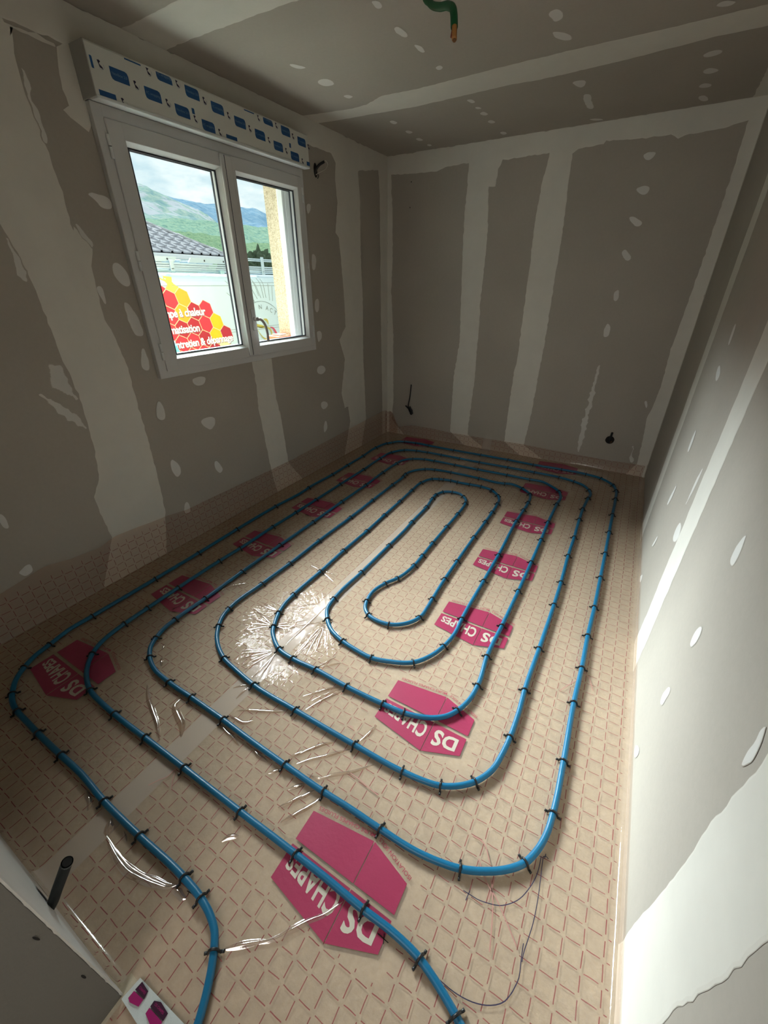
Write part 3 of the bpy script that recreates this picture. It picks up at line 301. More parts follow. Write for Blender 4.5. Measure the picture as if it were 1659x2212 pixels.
def m_render():
    b = NB('ochre_render'); o = b.n('ShaderNodeTexCoord').outputs['Object']
    n_ = b.noise(o, 120, 3, .7)
    c = b.ramp(n_, (.32, (.30, .24, .15)), (.5, (.50, .42, .28)), (.68, (.62, .55, .40)))
    return b.done(b.pr(c, .9, bump=b.bump(n_, .6, .004), spec=.2))
M['render'] = m_render()
# ------------------------------------------------------------------ the room
def structure(name, mb, mat, parent=None, smooth=False):
    o = mb.build(name, mat, parent, smooth)
    if parent is None: o['kind'] = 'structure'
    return o
floor = structure('floor', MB().box(-.05, W+.05, -1.9, L+.05, -.20, 0), M['foam'])
ceiling = structure('ceiling', MB().box(-.09, W+.09, -1.9, L+.09, H, H+.12), M['board'])
WY0, WY1, WZ0, WZ1 = 1.53, 2.85, 1.085, 2.17      # opening in the plasterboard lining
m = MB()
m.box(-.09, 0, -1.9, WY0, 0, H); m.box(-.09, 0, WY1, L+.09, 0, H); m.box(-.09, 0, WY0, WY1, 0, WZ0); m.box(-.09, 0, WY0, WY1, WZ1, H)
wl = structure('wall_left', m, M['board'])
EY0, EY1, EZ0, EZ1 = 1.56, 2.862, 1.035, 2.19
m = MB()
m.box(-.33, -.092, -3, EY0, -.35, 3.1); m.box(-.33, -.092, EY1, 7, -.35, 3.1); m.box(-.33, -.092, EY0, EY1, -.35, EZ0-.01); m.box(-.33, -.092, EY0, EY1, EZ1, 3.1)
structure('wall_outside', m, M['render'])
sill = structure('trim_1', MB().bbox(-.37, -.093, EY0+.002, EY1-.002, EZ0-.035, EZ0, .006), simple('sill_stone', (.70, .68, .62), .7, var=.06, vscale=20))
wb = structure('wall_back', MB().box(0, W, L, L+.09, 0, H), M['board'])
wr_ = structure('wall_right', MB().box(W, W+.09, -1.9, L+.09, 0, H), M['board'])
M['fcoat'] = simple('filler_coat', (.62, .61, .58), .8, bscale=30, bstr=.2, var=.05)
wf = structure('wall_front', MB().box(0, A-.004, -.13, 0, 0, H).box(2.50, W, -.13, 0, 0, H).box(A-.004, 2.50, -.13, 0, 2.14, H), M['fcoat'])
structure('wall_hall', MB().box(-.0, W, -1.9, -1.84, 0, H), M['board'])
# torn plaster edge and reveal of the doorway
m = MB(); zz = 0; k = 0
vs = []; N_ = 150
for i in range(N_+1):
    z = H*i/N_; j = .0015+.0022*abs(noise.noise((z*23, 1, 1)))+.0022*abs(noise.noise((z*90, 4, 1)))
    vs += [(A-.030, .0012, z), (A+.0015, .0012, z), (A+.0015, -j, z)]
m.add(vs, [f for i in range(N_) for f in ((3*i, 3*i+1, 3*i+4, 3*i+3), (3*i+1, 3*i+2, 3*i+5, 3*i+4))])
m.build('torn_plaster_edge', M['film_edge'], wf)
m = MB().box(A-.004, A, -.125, -.003, 0, 2.14)
m.build('reveal_board', simple('reveal_board', (.17, .16, .14), .85, bscale=150, bstr=.15), wf)
for (y, z, t) in [(-.021, .448, .5), (-.018, .213, .2)]:
    m = MB(); ang = t
    m.add([(A+.0012, y+math.cos(a)*.0022*math.cos(ang)-math.sin(a)*.011*math.sin(ang)*.3, z+math.sin(a)*.013) for a in [i*math.pi/5 for i in range(10)]], [tuple(range(10))])
    m.build('screw_slot', M['dark'], wf)
# white filler on the front wall's foot
# plaster patches -------------------------------------------------------------
def resample(poly, step, jit, rr):
    out = []
    n = len(poly)
    for i in range(n):
        a = Vector((*poly[i], 0)); b = Vector((*poly[(i+1) % n], 0)); d = (b-a).length
        k = max(1, int(d/step))
        nx = Vector((-(b-a).y, (b-a).x, 0))/(d+1e-9)
        for j in range(k):
            p = a+(b-a)*j/k
            q = p+nx*jit*noise.noise((p.x*31+rr, p.y*31, rr))*2
            out.append(Vector((q.x, q.y, 0)))
    return out
def chaikin(poly):
    out = []
    for i in range(len(poly)):
        a, b = poly[i], poly[(i+1) % len(poly)]
        out += [(a[0]*.75+b[0]*.25, a[1]*.75+b[1]*.25), (a[0]*.25+b[0]*.75, a[1]*.25+b[1]*.75)]
    return out
PL = {'L': (lambda u, v, h: (h, u, v), L, H), 'B': (lambda u, v, h: (u, L-h, v), W, H), 'R': (lambda u, v, h: (W-h, u, v), L, H), 'C': (lambda u, v, h: (u, v, H-h), W, L)}
WALLS = {'L': wl, 'B': wb, 'R': wr_, 'C': ceiling}
def patch(ax, kind, poly, idx):
    f, um, vm = PL[ax]
    poly = [tuple(p) for p in poly]
    if kind != 'band': poly = chaikin(chaikin(poly))
    pts = resample(poly, .022 if kind == 'band' else .01, {'band': .0035, 'blob': .002, 'smear': .008}[kind], idx*1.7)
    n = len(pts); area = sum(pts[i].x*pts[(i+1) % n].y-pts[(i+1) % n].x*pts[i].y for i in range(n))/2
    if area < 0: pts.reverse(); area = -area
    per = sum((pts[i]-pts[(i+1) % n]).length for i in range(n))
    wd = min({'band': .007, 'blob': .014, 'smear': .03}[kind], area/per*.7)
    inn = []
    for i in range(n):
        t = (pts[(i+1) % n]-pts[i-1]).normalized(); nx = Vector((-t.y, t.x, 0))
        p = pts[i]; on = (kind == 'band') and (p.x < .004 or p.x > um-.004 or p.y < .004 or p.y > vm-.004)
        inn.append(p.copy() if on else p+nx*wd)
    cl = lambda p: (min(max(p.x, 0), um), min(max(p.y, 0), vm))
    base = .0003+.00012*idx % .0012; lift = {'band': .0011, 'blob': .0009, 'smear': .0006}[kind]
    vs = [f(*cl(p), base) for p in pts]+[f(*cl(p), base+lift) for p in inn]
    fs = [(i, (i+1) % n, n+(i+1) % n, n+i) for i in range(n)]
    tess = tessellate_polygon([[Vector((p.x, p.y, 0)) for p in inn]])
    fs += [(n+a, n+b, n+c) for a, b, c in tess]
    me = bpy.data.meshes.new('joint_band' if kind == 'band' else 'filler_patch'); me.from_pydata(vs, [], fs); me.update()
    at = me.attributes.new('cover', 'FLOAT', 'POINT')
    at.data.foreach_set('value', [0.]*n+[1.]*n)
    nm = {'band': 'joint_band', 'blob': 'filler_patch', 'smear': 'filler_smear'}[kind]
    return link(nm, me, M[kind], WALLS[ax])
for ax in 'LBRC':
    for i, (kind, poly) in enumerate(PATCH[ax]): patch(ax, kind, poly, i)
# ------------------------------------------------------------------ window
win = empty('window_1', (0, 2.19, 1.05)); win['kind'] = 'structure'
def ring(mb, x0, x1, y0, y1, z0, z1, t, tb=None, b=.004):
    tb = tb or t
    mb.bbox(x0, x1, y0, y0+t, z0, z1, b); mb.bbox(x0, x1, y1-t, y1, z0, z1, b)
    mb.bbox(x0+.0005, x1-.0005, y0+t-.004, y1-t+.004, z0, z0+tb, b); mb.bbox(x0+.0005, x1-.0005, y0+t-.004, y1-t+.004, z1-tb, z1, b)
    return mb
m = MB(); ring(m, -.075, .030, 1.488, 2.885, 1.048, 2.205, .048); m.build('frame', M['pvc'], win)
sashes = []
for nm, y0, y1, gy0, gy1 in (('sash', 1.534, 2.186, 1.611, 2.150), ('sash', 2.192, 2.852, 2.262, 2.806)):
    z0, z1, gz0, gz1 = 1.084, 2.158, 1.145, 2.093
    m = MB(); x0, x1 = -.045, .038
    def bar(ya, yb, za, zb): m.bbox(x0, x1, ya, yb, za, zb, .004)
    bar(y0, gy0, z0, z1); bar(gy1, y1, z0, z1)
    m.bbox(x0+.0004, x1-.0004, gy0-.004, gy1+.004, z0, gz0, .003); m.bbox(x0+.0004, x1-.0004, gy0-.004, gy1+.004, gz1, z1, .003)
    s_ = m.build('sash', M['pvc'], win); s_.location = (0, -2.19, -1.05)
    m = MB(); e = .016                                     # glazing beads, sloping toward the glass
    for (ya, yb, za, zb, dy, dz) in ((gy0, gy0, gz0, gz1, 1, 0), (gy1, gy1, gz0, gz1, -1, 0)):
        m.add([(.034, ya, gz0), (.012, ya+dy*e, gz0+e), (.012, ya+dy*e, gz1-e), (.034, ya, gz1)], [(0, 1, 2, 3)])
    m.add([(.034, gy0, gz0), (.034, gy1, gz0), (.012, gy1-e, gz0+e), (.012, gy0+e, gz0+e)], [(0, 1, 2, 3)])
    m.add([(.034, gy0, gz1), (.034, gy1, gz1), (.012, gy1-e, gz1-e), (.012, gy0+e, gz1-e)], [(0, 1, 2, 3)])
    q = m.build('glazing_bead', M['pvcs'], s_, loc=(0, 0, 0))
    m = MB(); e2 = e+.007; ring(m, .004, .0125, gy0+e-.001, gy1-e+.001, gz0+e-.001, gz1-e+.001, .0075, b=.001); m.build('gasket', M['gasket'], s_, loc=(0, 0, 0))
    ring(m2 := MB(), -.030, -.022, gy0+.012, gy1-.012, gz0+.012, gz1-.012, .009, b=.001); m2.build('gasket', M['gasket'], s_, loc=(0, 0, 0))
    b = NB('window_glass'); tr = b.n('ShaderNodeBsdfTransparent'); tr.inputs[0].default_value = (.97, .99, .98, 1)
    gg = b.n('ShaderNodeBsdfGlossy'); gg.inputs['Roughness'].default_value = .0; frn = b.schlick(None, .04)
    mx = b.n('ShaderNodeMixShader'); b.l(frn, mx.inputs[0]); b.l(tr.outputs[0], mx.inputs[1]); b.l(gg.outputs[0], mx.inputs[2]); b.done(mx.outputs[0])
    for xg in (.003, -.018):
        g_ = MB().add([(xg, gy0+.008, gz0+.008), (xg, gy1-.008, gz0+.008), (xg, gy1-.008, gz1-.008), (xg, gy0+.008, gz1-.008)], [(0, 1, 2, 3)]); g_.build('glass_pane', b.m, s_, loc=(0, 0, 0))
    for zg in (1.19, 1.62, 2.06):
        yh = y0-.006 if y0 < 2 else y1+.006
        h_ = MB(); h_.tube([(.036, yh, zg-.045), (.036, yh, zg-.004)], .0075, 10); h_.tube([(.036, yh, zg), (.036, yh, zg+.040)], .0075, 10); h_.build('hinge', M['pvcs'], s_, smooth=False, loc=(0, 0, 0))
m = MB(); m.bbox(.036, .050, 2.150, 2.232, 1.09, 2.152, .006)
q = m.build('meeting_stile', M['pvc'], win)
m = MB(); m.tube([(.0505, 2.178, 1.095), (.0505, 2.178, 2.148)], .002, 6); m.build('stile_groove', M['gasket'], win)
hz = 1.305; hy = 2.222
m = MB(); m.bbox(.049, .060, hy-.014, hy+.014, hz-.06, hz+.07, .005); hp = m.build('handle_plate', M['pvcs'], win)
m = MB(); m.tube([(.058, hy, hz+.01), (.095, hy, hz+.01)], .012, 12)
m.tube(catmull([(.088, hy, hz+.01), (.105, hy+.012, hz+.008), (.112, hy+.035, hz-.02), (.110, hy+.052, hz-.07), (.106, hy+.056, hz-.13)], .01), .0085, 10)
m.build('handle', simple('grey_handle', (.36, .33, .32), .35), win, smooth=True)
m = MB(); m.bbox(-.13, -.078, 2.80, 2.8605, 1.052, 2.158, .003); m.bbox(-.128, -.08, 2.770, 2.800, 1.052, 2.158, .003); m.box(-.131, -.118, 2.800, 2.806, 1.052, 2.158)
m.build('shutter_rail', M['pvcs'], win)
m = MB(); m.bbox(-.13, -.078, 1.5615, 1.61, 1.052, 2.158, .003); m.build('shutter_rail', M['pvcs'], win)
m = MB(); m.box(-.1345, -.131, 2.802, 2.812, 1.06, 2.15); m.build('rail_slot', M['gasket'], win)
# ------------------------------------------------------------------ roller shutter box
bx = empty('roller_shutter_box', (.001, 1.486, 2.208)); tag(bx, 'white roller shutter box with blue printed labels above the window', 'shutter box')
prof = [(.0015, 2.2075), (.052, 2.2075), (.060, 2.2), (.088, 2.2), (.0985, 2.207), (.100, 2.216), (.100, 2.366), (.097, 2.372), (.0015, 2.374)]
m = MB(); np_ = len(prof)
m.add([(x, 1.485, z) for x, z in prof]+[(x, 2.874, z) for x, z in prof], [(i, (i+1) % np_, np_+(i+1) % np_, np_+i) for i in range(np_)]+[tuple(range(np_)), tuple(range(np_, 2*np_))[::-1]])
m.build('casing', M['coverfilm'], bx)
m = MB(); m.bbox(.052, .104, 1.483, 2.876, 2.197, 2.210, .004); m.build('edge_moulding', M['pvcs'], bx)
m = MB(); m.bbox(.0015, .1005, 1.4805, 1.4845, 2.203, 2.373, .001); m.build('end_cap', simple('end_cap', (.42, .41, .38), .6), bx)
def text_mesh(s, size, bold=0., align='CENTER', space=1.0):
    cu = bpy.data.curves.new('t', 'FONT'); cu.body = s; cu.size = size; cu.align_x = align; cu.align_y = 'CENTER'; cu.offset = bold; cu.resolution_u = 3; cu.space_character = space
    o = bpy.data.objects.new('t', cu); C.objects.link(o); bpy.context.view_layer.update()
    me = bpy.data.meshes.new_from_object(o.evaluated_get(bpy.context.evaluated_depsgraph_get())); bpy.data.objects.remove(o); me.materials.clear()
    return me
def remap(me, f):
    for v in me.vertices: v.co = f(v.co)
    me.update(); return me
def rrect(y0, y1, z0, z1, r):     # label: top right and bottom left corners rounded
    pts = [(y0, z1), (y1-r, z1), (y1-r*.3, z1-r*.3), (y1, z1-r), (y1, z0), (y0+r, z0), (y0+r*.3, z0+r*.3), (y0, z0+r)]
    return pts
def flat(name, pts, x, mat, parent):
    return MB().add([(x, y, z) for y, z in pts], [tuple(range(len(pts)))]).build(name, mat, parent)
for (y, z, k) in LAB:
    zt = min(z+.021, 2.3655); o_ = flat('label', rrect(y-.04, y+.04, max(z-.021, 2.212), zt, .012), .1004, M['bluelab'], bx)
    me = text_mesh('Novibox 2.0' if k == 0 else 'FC wrapping', .0135); remap(me, lambda c: Vector((.1007, c.x+y, c.y+z+.001))); link('lettering', me, M['labtext'], o_, loc=(0, 0, 0))
for (y0, z1, y1, z0) in LABP:
    z1 = min(z1, 2.3655); z0 = min(z0, z1-.005); flat('label', [(y0, z1), (y1, z1), (y1, z0), (y0, z0)], .1004, M['bluelab'], bx)
flat('label', rrect(1.493, 1.503, 2.290, 2.328, .003), .1004, M['bluelab'], bx)
for y, z in ((1.973, 2.272), (2.693, 2.283)): flat('label', rrect(y-.008, y+.008, z-.011, z+.011, .003), .1004, M['bluelab'], bx)
for (y, z) in ICON:
    z = min(z, 2.353)
    pts = [(y-.010, z+.012), (y-.001, z+.014), (y+.004, z+.010), (y-.002, z+.005), (y-.003, z+.001), (y+.008, z-.006), (y+.009, z-.013), (y-.004, z-.009), (y-.006, z)]
    flat('icon', [p for p in pts if p[1] < 2.366] , .1004, M['navy'], bx)
    m = MB(); m.tube([(.1003, y+.002+.013*math.cos(a), z-.001+.014*math.sin(a)) for a in [i*2*math.pi/20 for i in range(13, 22)]], .0005, 4); m.build('icon_ring', M['labtext'], bx)
# ------------------------------------------------------------------ printed membrane
def lerp_tab(tab, x):
    for (a, va), (b, vb) in zip(tab, tab[1:]):
        if a <= x <= b and b > a: return va+(vb-va)*(x-a)/(b-a)
    return tab[0][1] if x < tab[0][0] else tab[-1][1]
ZS = .0045
RF = .028
def prof_side(d, hmax):       # d = distance beyond the fillet start along the sheet -> (outward, up)
    q = RF*math.pi/2
    if d <= 0: return 0, 0
    if d < q: a = d/RF; return RF*math.sin(a), RF*(1-math.cos(a))
    return RF, RF+min(d-q, hmax)
def sheet_h(x, y):
    return .0008*noise.noise((x*9, y*9, 0))+.0005*noise.noise((x*25, y*25, 3))
ms = .024
g = .004
X0, X1, Y0, Y1 = g+RF, W-g-RF*.45, g+RF, L-g-RF
xs = [X0+(X1-X0)*i/100 for i in range(101)]; ys = [Y0+(Y1-Y0)*i/164 for i in range(165)]
fil = [RF*math.pi/2*k/4 for k in range(1, 5)]
def side(hm, n): return fil+[RF*math.pi/2+hm*k/n for k in range(1, n+1)]
SL = [-d for d in side(.24, 9)][::-1]; SB = side(.24, 9)
SR = [.02, .035, .05, .062, .075]; SF = [-d for d in side(.09, 5)][::-1]
cols = [('L', d) for d in SL]+[('F', x) for x in xs]+[('R', d) for d in SR]
rows = [('N', d) for d in SF]+[('F', y) for y in ys]+[('B', d) for d in SB]
vs = []; uvs = []; idx = {}
for i, (ct, cv) in enumerate(cols):
    for j, (rt, rv) in enumerate(rows):
        if ct != 'F' and rt != 'F' and not (ct == 'L' and rt == 'B' and False):
            continue
        x = y = None; z = ZS; u = v = 0
        if ct == 'F': x = cv; u = x
        if rt == 'F': y = rv; v = y
        yy = y if y is not None else (Y0 if rt == 'N' else Y1)
        xx = x if x is not None else (X0 if ct == 'L' else X1)
        if ct == 'L':
            hm = lerp_tab(TOPL, yy); fr_ = -cv/(RF*math.pi/2+.24); d = -cv if -cv <= RF*math.pi/2 else RF*math.pi/2+(-cv-RF*math.pi/2)*(hm-RF)/.24
            ox, oz = prof_side(d, 1); wob = (.006+.010*sm(.03, .1, oz)*abs(noise.noise((yy*7, oz*9, 2))))
            fade = sm(0, .03, oz)
            x = X0-ox+wob*fade*.8; z = ZS+oz; u = X0-d
        if ct == 'R':
            d = cv; a = min(d/.03, 1)*math.pi/2; x = min(X1+RF*.45*math.sin(a), W-.003); z = ZS+.016*(1-math.cos(a))+max(0, d-.03); u = X1+d
            x -= .002*sm(.02, .06, z)*(1+noise.noise((yy*5, 0, 1)))
        if rt == 'B':
            hm = lerp_tab(TOPB, xx); d = rv if rv <= RF*math.pi/2 else RF*math.pi/2+(rv-RF*math.pi/2)*(hm-RF)/.24
            oy, oz = prof_side(d, 1); fade = sm(0, .03, oz)
            y = Y1+oy-.004*fade*(1+noise.noise((xx*9, oz*12, 5))); z = ZS+oz; v = Y1+d
        if rt == 'N':
            if xx > A+.01: y = Y0+rv*1.4; z = ZS; v = y
            else:
                d = -rv; oy, oz = prof_side(d, 1); y = Y0-oy+.002*sm(0, .03, oz)*(1+noise.noise((xx*9, 0, 7))); z = ZS+oz*.95; v = Y0-d
        if ct == 'F' and rt == 'F':
            e = min(x-X0, X1-x, y-Y0, Y1-y); z = ZS+sheet_h(x, y)*sm(0, .05, e)
        idx[i, j] = len(vs); vs.append((x, y, z)); uvs.append((u, v))
fs = []
for i in range(len(cols)-1):
    for j in range(len(rows)-1):
        q = [(i, j), (i+1, j), (i+1, j+1), (i, j+1)]
        if all(p in idx for p in q):
            if rows[j][0] == 'N' or rows[j+1][0] == 'N':
                xx0 = cols[i][1] if cols[i][0] == 'F' else 0; xx1 = cols[i+1][1] if cols[i+1][0] == 'F' else 9
                if xx0 <= A+.01 < xx1 or xx0 > 2.49 or (cols[i][0] != 'F'): continue
            fs.append(tuple(idx[p] for p in q))
me = bpy.data.meshes.new('membrane_sheet'); me.from_pydata(vs, [], fs); me.update()
uvl = me.uv_layers.new(name='sheet')
for lp in me.loops: uvl.data[lp.index].uv = uvs[lp.vertex_index]
for p in me.polygons: p.use_smooth = True
sheet = link('membrane_sheet', me, M['film'])
tag(sheet, 'clear membrane with red dashed grid covering the floor and turned up the walls', 'membrane')
# strips standing up in the far left corner
m = MB(); n_ = 10; vs = []; uvq = []
for k in range(n_+1):
    a = k/n_; x = .006+.14*a; y = L-.012-.012*math.sin(a*3.1)
    if a < .3: x, y = .006+.012*a/.3, L-.05+.032*a/.3
    for q in range(8): vs.append((x, y+.004*noise.noise((x*30, q, 2)), .01+(.24-.13*sm(.5, 1, a))*q/7)); uvq.append((x+.5, L+.24*q/7))
fsq = [(k*8+q, (k+1)*8+q, (k+1)*8+q+1, k*8+q+1) for k in range(n_) for q in range(7)]
me = bpy.data.meshes.new('corner_gusset'); me.from_pydata(vs, [], fsq); me.update(); ul = me.uv_layers.new(name='sheet')
for lp in me.loops: ul.data[lp.index].uv = uvq[lp.vertex_index]
for p in me.polygons: p.use_smooth = True
link('corner_gusset', me, M['film'], sheet)
# printed house marks: four magenta fields each, with lettering
def logo_fields():
    t = (0, 0); l1 = (0, -.089); l1b = (0, -.103); l2 = (0, -.198); bo = (.2165, -.230); br = (.350, -.177); r1 = (.350, -.104); r2 = (.350, -.090); r3 = (.350, -.0135); top = (.2165, .0275)
    c1 = .2150; c2 = .2180
    return [[t, l1, (c1, -.0898), (c1, .0273)], [(c2, .0273), (c2, -.0898), r2, r3], [l1b, l2, (c1, -.2296), (c1, -.1035)], [(c2, -.1035), (c2, -.2293), br, r1]]
FLD = logo_fields()
def fine_poly(poly, step=.03):
    # grid-clip free: subdivide quad bilinearly
    a, b, c, d = [Vector((*p, 0)) for p in poly]; n = 5; v = []; f = []
    for i in range(n+1):
        for j in range(n+1):
            s, t = i/n, j/n; v.append(a*(1-s)*(1-t)+b*(1-s)*t+c*s*t+d*s*(1-t))
    for i in range(n):
        for j in range(n): f.append((i*(n+1)+j, i*(n+1)+j+1, (i+1)*(n+1)+j+1, (i+1)*(n+1)+j))
    return v, f
LT = {}
def letters():
    # CHAPES sits in the left fields, DS in the right ones; all turned half a circle
    a = text_mesh('CHAPES', .075, .0022, space=1.02); xs_ = [v.co.x for v in a.vertices]; x0, x1 = min(xs_), max(xs_); ys_ = [v.co.y for v in a.vertices]; y0, y1 = min(ys_), max(ys_)
    def f(c):
        u = (c.x-x0)/(x1-x0); t = (c.y-y0)/(y1-y0)
        X = .203-u*.186; hgt = .072-.030*u; base = -.113
        return Vector((X, base-.004+0*u-t*hgt, 0))
    remap(a, f)
    b_ = text_mesh('DS', .09, .003, space=1.05); xs_ = [v.co.x for v in b_.vertices]; bx0, bx1 = min(xs_), max(xs_); ys_ = [v.co.y for v in b_.vertices]; by0, by1 = min(ys_), max(ys_)
    def f2(c):
        u = (c.x-bx0)/(bx1-bx0); t = (c.y-by0)/(by1-by0); return Vector((.327-u*.092, -.121-t*(.052+.018*u), 0))
    remap(b_, f2)
    out = [('white', a), ('white', b_)]
    for s, p0, p1 in (('ISOLATION SOLS', (.352, -.006), (.225, .0345)), ('MURS CHAPES FLUIDES', (.212, .0345), (.012, .0085))):
        c_ = text_mesh(s, .0148, .0001); xs_ = [v.co.x for v in c_.vertices]; cx0, cx1 = min(xs_), max(xs_); ys_ = [v.co.y for v in c_.vertices]; cy0 = min(ys_); cy1 = max(ys_)
        P0, P1 = Vector((*p0, 0)), Vector((*p1, 0)); d = (P1-P0); nn = Vector((-d.y, d.x, 0)).normalized()   # text runs from p0 to p1; letter tops point toward the mark
        if nn.y > 0: nn = -nn
        remap(c_, lambda c, P0=P0, d=d, nn=nn: P0+d*((c.x-cx0)/(cx1-cx0))-nn*.013+nn*(c.y-cy0)/(cy1-cy0)*.0115)
        out.append(('line', c_))
    return out
LET = letters()
for col, (x0, y00) in enumerate(((1.757, .545), (.294, .552))):
    for k in range(7):
        y0 = y00+.5828*k
        m = MB()
        for fi, poly in enumerate(FLD):
            v, f = fine_poly(poly)
            pv = [(x0+q.x, y0+q.y, ZS+.0011+sheet_h(x0+q.x, y0+q.y)) for q in v]
            keepf = [t for t in f if all(pv[i][1] < L-.035 for i in t)]
            if keepf: m.add(pv, keepf)
        lo = m.build('house_mark', M['magenta'], sheet)
        for kd, lm in LET:
            me = lm.copy(); remap(me, lambda c: Vector((x0+c.x, y0+c.y, ZS+.0016+sheet_h(x0+c.x, y0+c.y))))
            if kd == 'line' and y0+.05 > L-.03: continue
            link('lettering', me, M['bare'] if kd == 'white' else M['magenta_line'], lo, loc=(0, 0, 0))
# creases in the film
for pts, wd in FOLD:
    P = catmull([Vector((*p, 0)) for p in pts], .012); n = len(P); vs = []; wd *= 1.5; hh = wd*.26
    for i, p in enumerate(P):
        t = (P[min(i+1, n-1)]-P[max(i-1, 0)]).normalized(); nx = Vector((-t.y, t.x, 0)); s = math.sin(math.pi*(i+.15)/(n-1+.3))**.6
        for k in range(7):
            a = (k/6-.5)*2; off = nx*a*wd*.5*s
            q = p+off; vs.append((q.x, q.y, ZS+.0007+sheet_h(q.x, q.y)+hh*s*(math.cos(a*math.pi)+1)/2*(1+.2*noise.noise((p.x*50, p.y*50, 0)))))
    m = MB().add(vs, [(i*7+k, i*7+k+1, (i+1)*7+k+1, (i+1)*7+k) for i in range(n-1) for k in range(6)]); m.build('film_crease', M['fold'], sheet, smooth=True)
for col, pts in PEN:
    P = catmull([Vector((*p, ZS+.0022)) for p in pts], .01)
    wd = .0011 if col != 'red' else .0014; n = len(P); vs = []
    for i, p in enumerate(P):
        t = (P[min(i+1, n-1)]-P[max(i-1, 0)]).normalized(); nx = Vector((-t.y, t.x, 0)); vs += [p+nx*wd, p-nx*wd]
    MB().add(vs, [(2*i, 2*i+1, 2*i+3, 2*i+2) for i in range(n-1)]).build('pen_line', {'navy': M['navy'], 'black': M['black'], 'red': M['redink']}[col], sheet)
# ------------------------------------------------------------------ heating pipe and its clips
PR = .0100; PZ = ZS+.0015+PR
pp = [Vector((x, y, PZ)) for x, y, _ in PIPE]
# relax the traced line a little
for _ in range(1):
    pp = [pp[0]]+[pp[i]*.7+(pp[i-1]+pp[i+1])*.15 if (pp[i]-pp[i-1]).length+(pp[i+1]-pp[i]).length < .16 else pp[i] for i in range(1, len(pp)-1)]+[pp[-1]]
PC = catmull(pp, .012)
pipe = MB().tube(PC, PR, 14).build('heating_pipe', M['pipe'], smooth=True)
tag(pipe, 'long blue plastic underfloor heating pipe laid in a double spiral on the floor', 'pipe')
def clip_mesh():
    m = MB(); r = PR+.0022
    pts = [(-r-.0030, 0, -PZ+ZS+.003)]+[(-r*math.cos(a), 0, r*math.sin(a)) for a in [math.pi*k/10 for k in range(0, 11)]]+[(r+.0030, 0, -PZ+ZS+.003)]
    pts[0] = (-r-.0045, 0, -PR); pts[-1] = (r+.0045, 0, -PR)
    m.tube(pts, .0036, 7)
    for s in (-1, 1):
        m.tube([(s*(r+.0015), 0, -PR+.004), (s*(r+.0095), .0005, -PR+.0025), (s*(r+.0135), .0, -PR+.003)], .0026, 6, rf=lambda t: .0040 if t > .4 else .0028)
    me = bpy.data.meshes.new('pipe_clip'); me.from_pydata(m.v, [], m.f); me.materials.append(M['black'])
    for p in me.polygons: p.use_smooth = True
    return me
CLM = clip_mesh()
ORD = ['first', 'second', 'third', 'fourth', 'fifth', 'sixth', 'seventh', 'eighth', 'ninth', 'tenth', 'eleventh', 'twelfth', 'thirteenth', 'fourteenth', 'fifteenth', 'sixteenth', 'seventeenth', 'eighteenth', 'nineteenth', 'twentieth']
RUN = {'B1': 'nearest front pipe run', 'B2': 'second front pipe run', 'B3': 'third front pipe run', 'B4': 'fourth front pipe run', 'B5': 'fifth front pipe run', 'B6': 'sixth front pipe run', 'B7': 'innermost front pipe bend',
 'L1': 'outermost left pipe run', 'L2': 'second left pipe run', 'L3': 'third left pipe run', 'L4': 'fourth left pipe run', 'L5': 'fifth left pipe run', 'L6': 'sixth left pipe run', 'L7': 'innermost wavy pipe run',
 'R1': 'outermost right pipe run', 'R2': 'second right pipe run', 'R3': 'third right pipe run', 'R4': 'fourth right pipe run', 'R5': 'fifth right pipe run',
 'T1': 'farthest pipe run by the back wall', 'T2': 'second farthest pipe run', 'T3': 'third farthest pipe run', 'T4': 'fourth farthest pipe run', 'T5': 'fifth farthest pipe run', 'T6': 'far bend of the innermost loop'}
byrun = {}
for (x, y, nm) in PIPE:
    if nm and y > .02: byrun.setdefault(nm, []).append((x, y))
for nm, pts in byrun.items():
    side_run = nm[0] in 'LR'
    pts.sort(key=lambda p: p[1] if side_run else p[0])
    for q, (x, y) in enumerate(pts):
        k = min(range(len(PC)), key=lambda i: (PC[i].x-x)**2+(PC[i].y-y)**2)
        t = (PC[min(k+1, len(PC)-1)]-PC[max(k-1, 0)]).normalized(); ang = math.atan2(t.y, t.x)-math.pi/2+rnd.uniform(-.16, .16)
        o = bpy.data.objects.new('pipe_clip', CLM); C.objects.link(o); o.location = (PC[k].x, PC[k].y, PZ); o.rotation_euler = (rnd.uniform(-.12, .12), 0, ang)
        tag(o, 'black clip on the '+RUN[nm]+', '+ORD[q]+(' from the front' if side_run else ' from the left'), 'clip', 'clips on the '+RUN[nm])
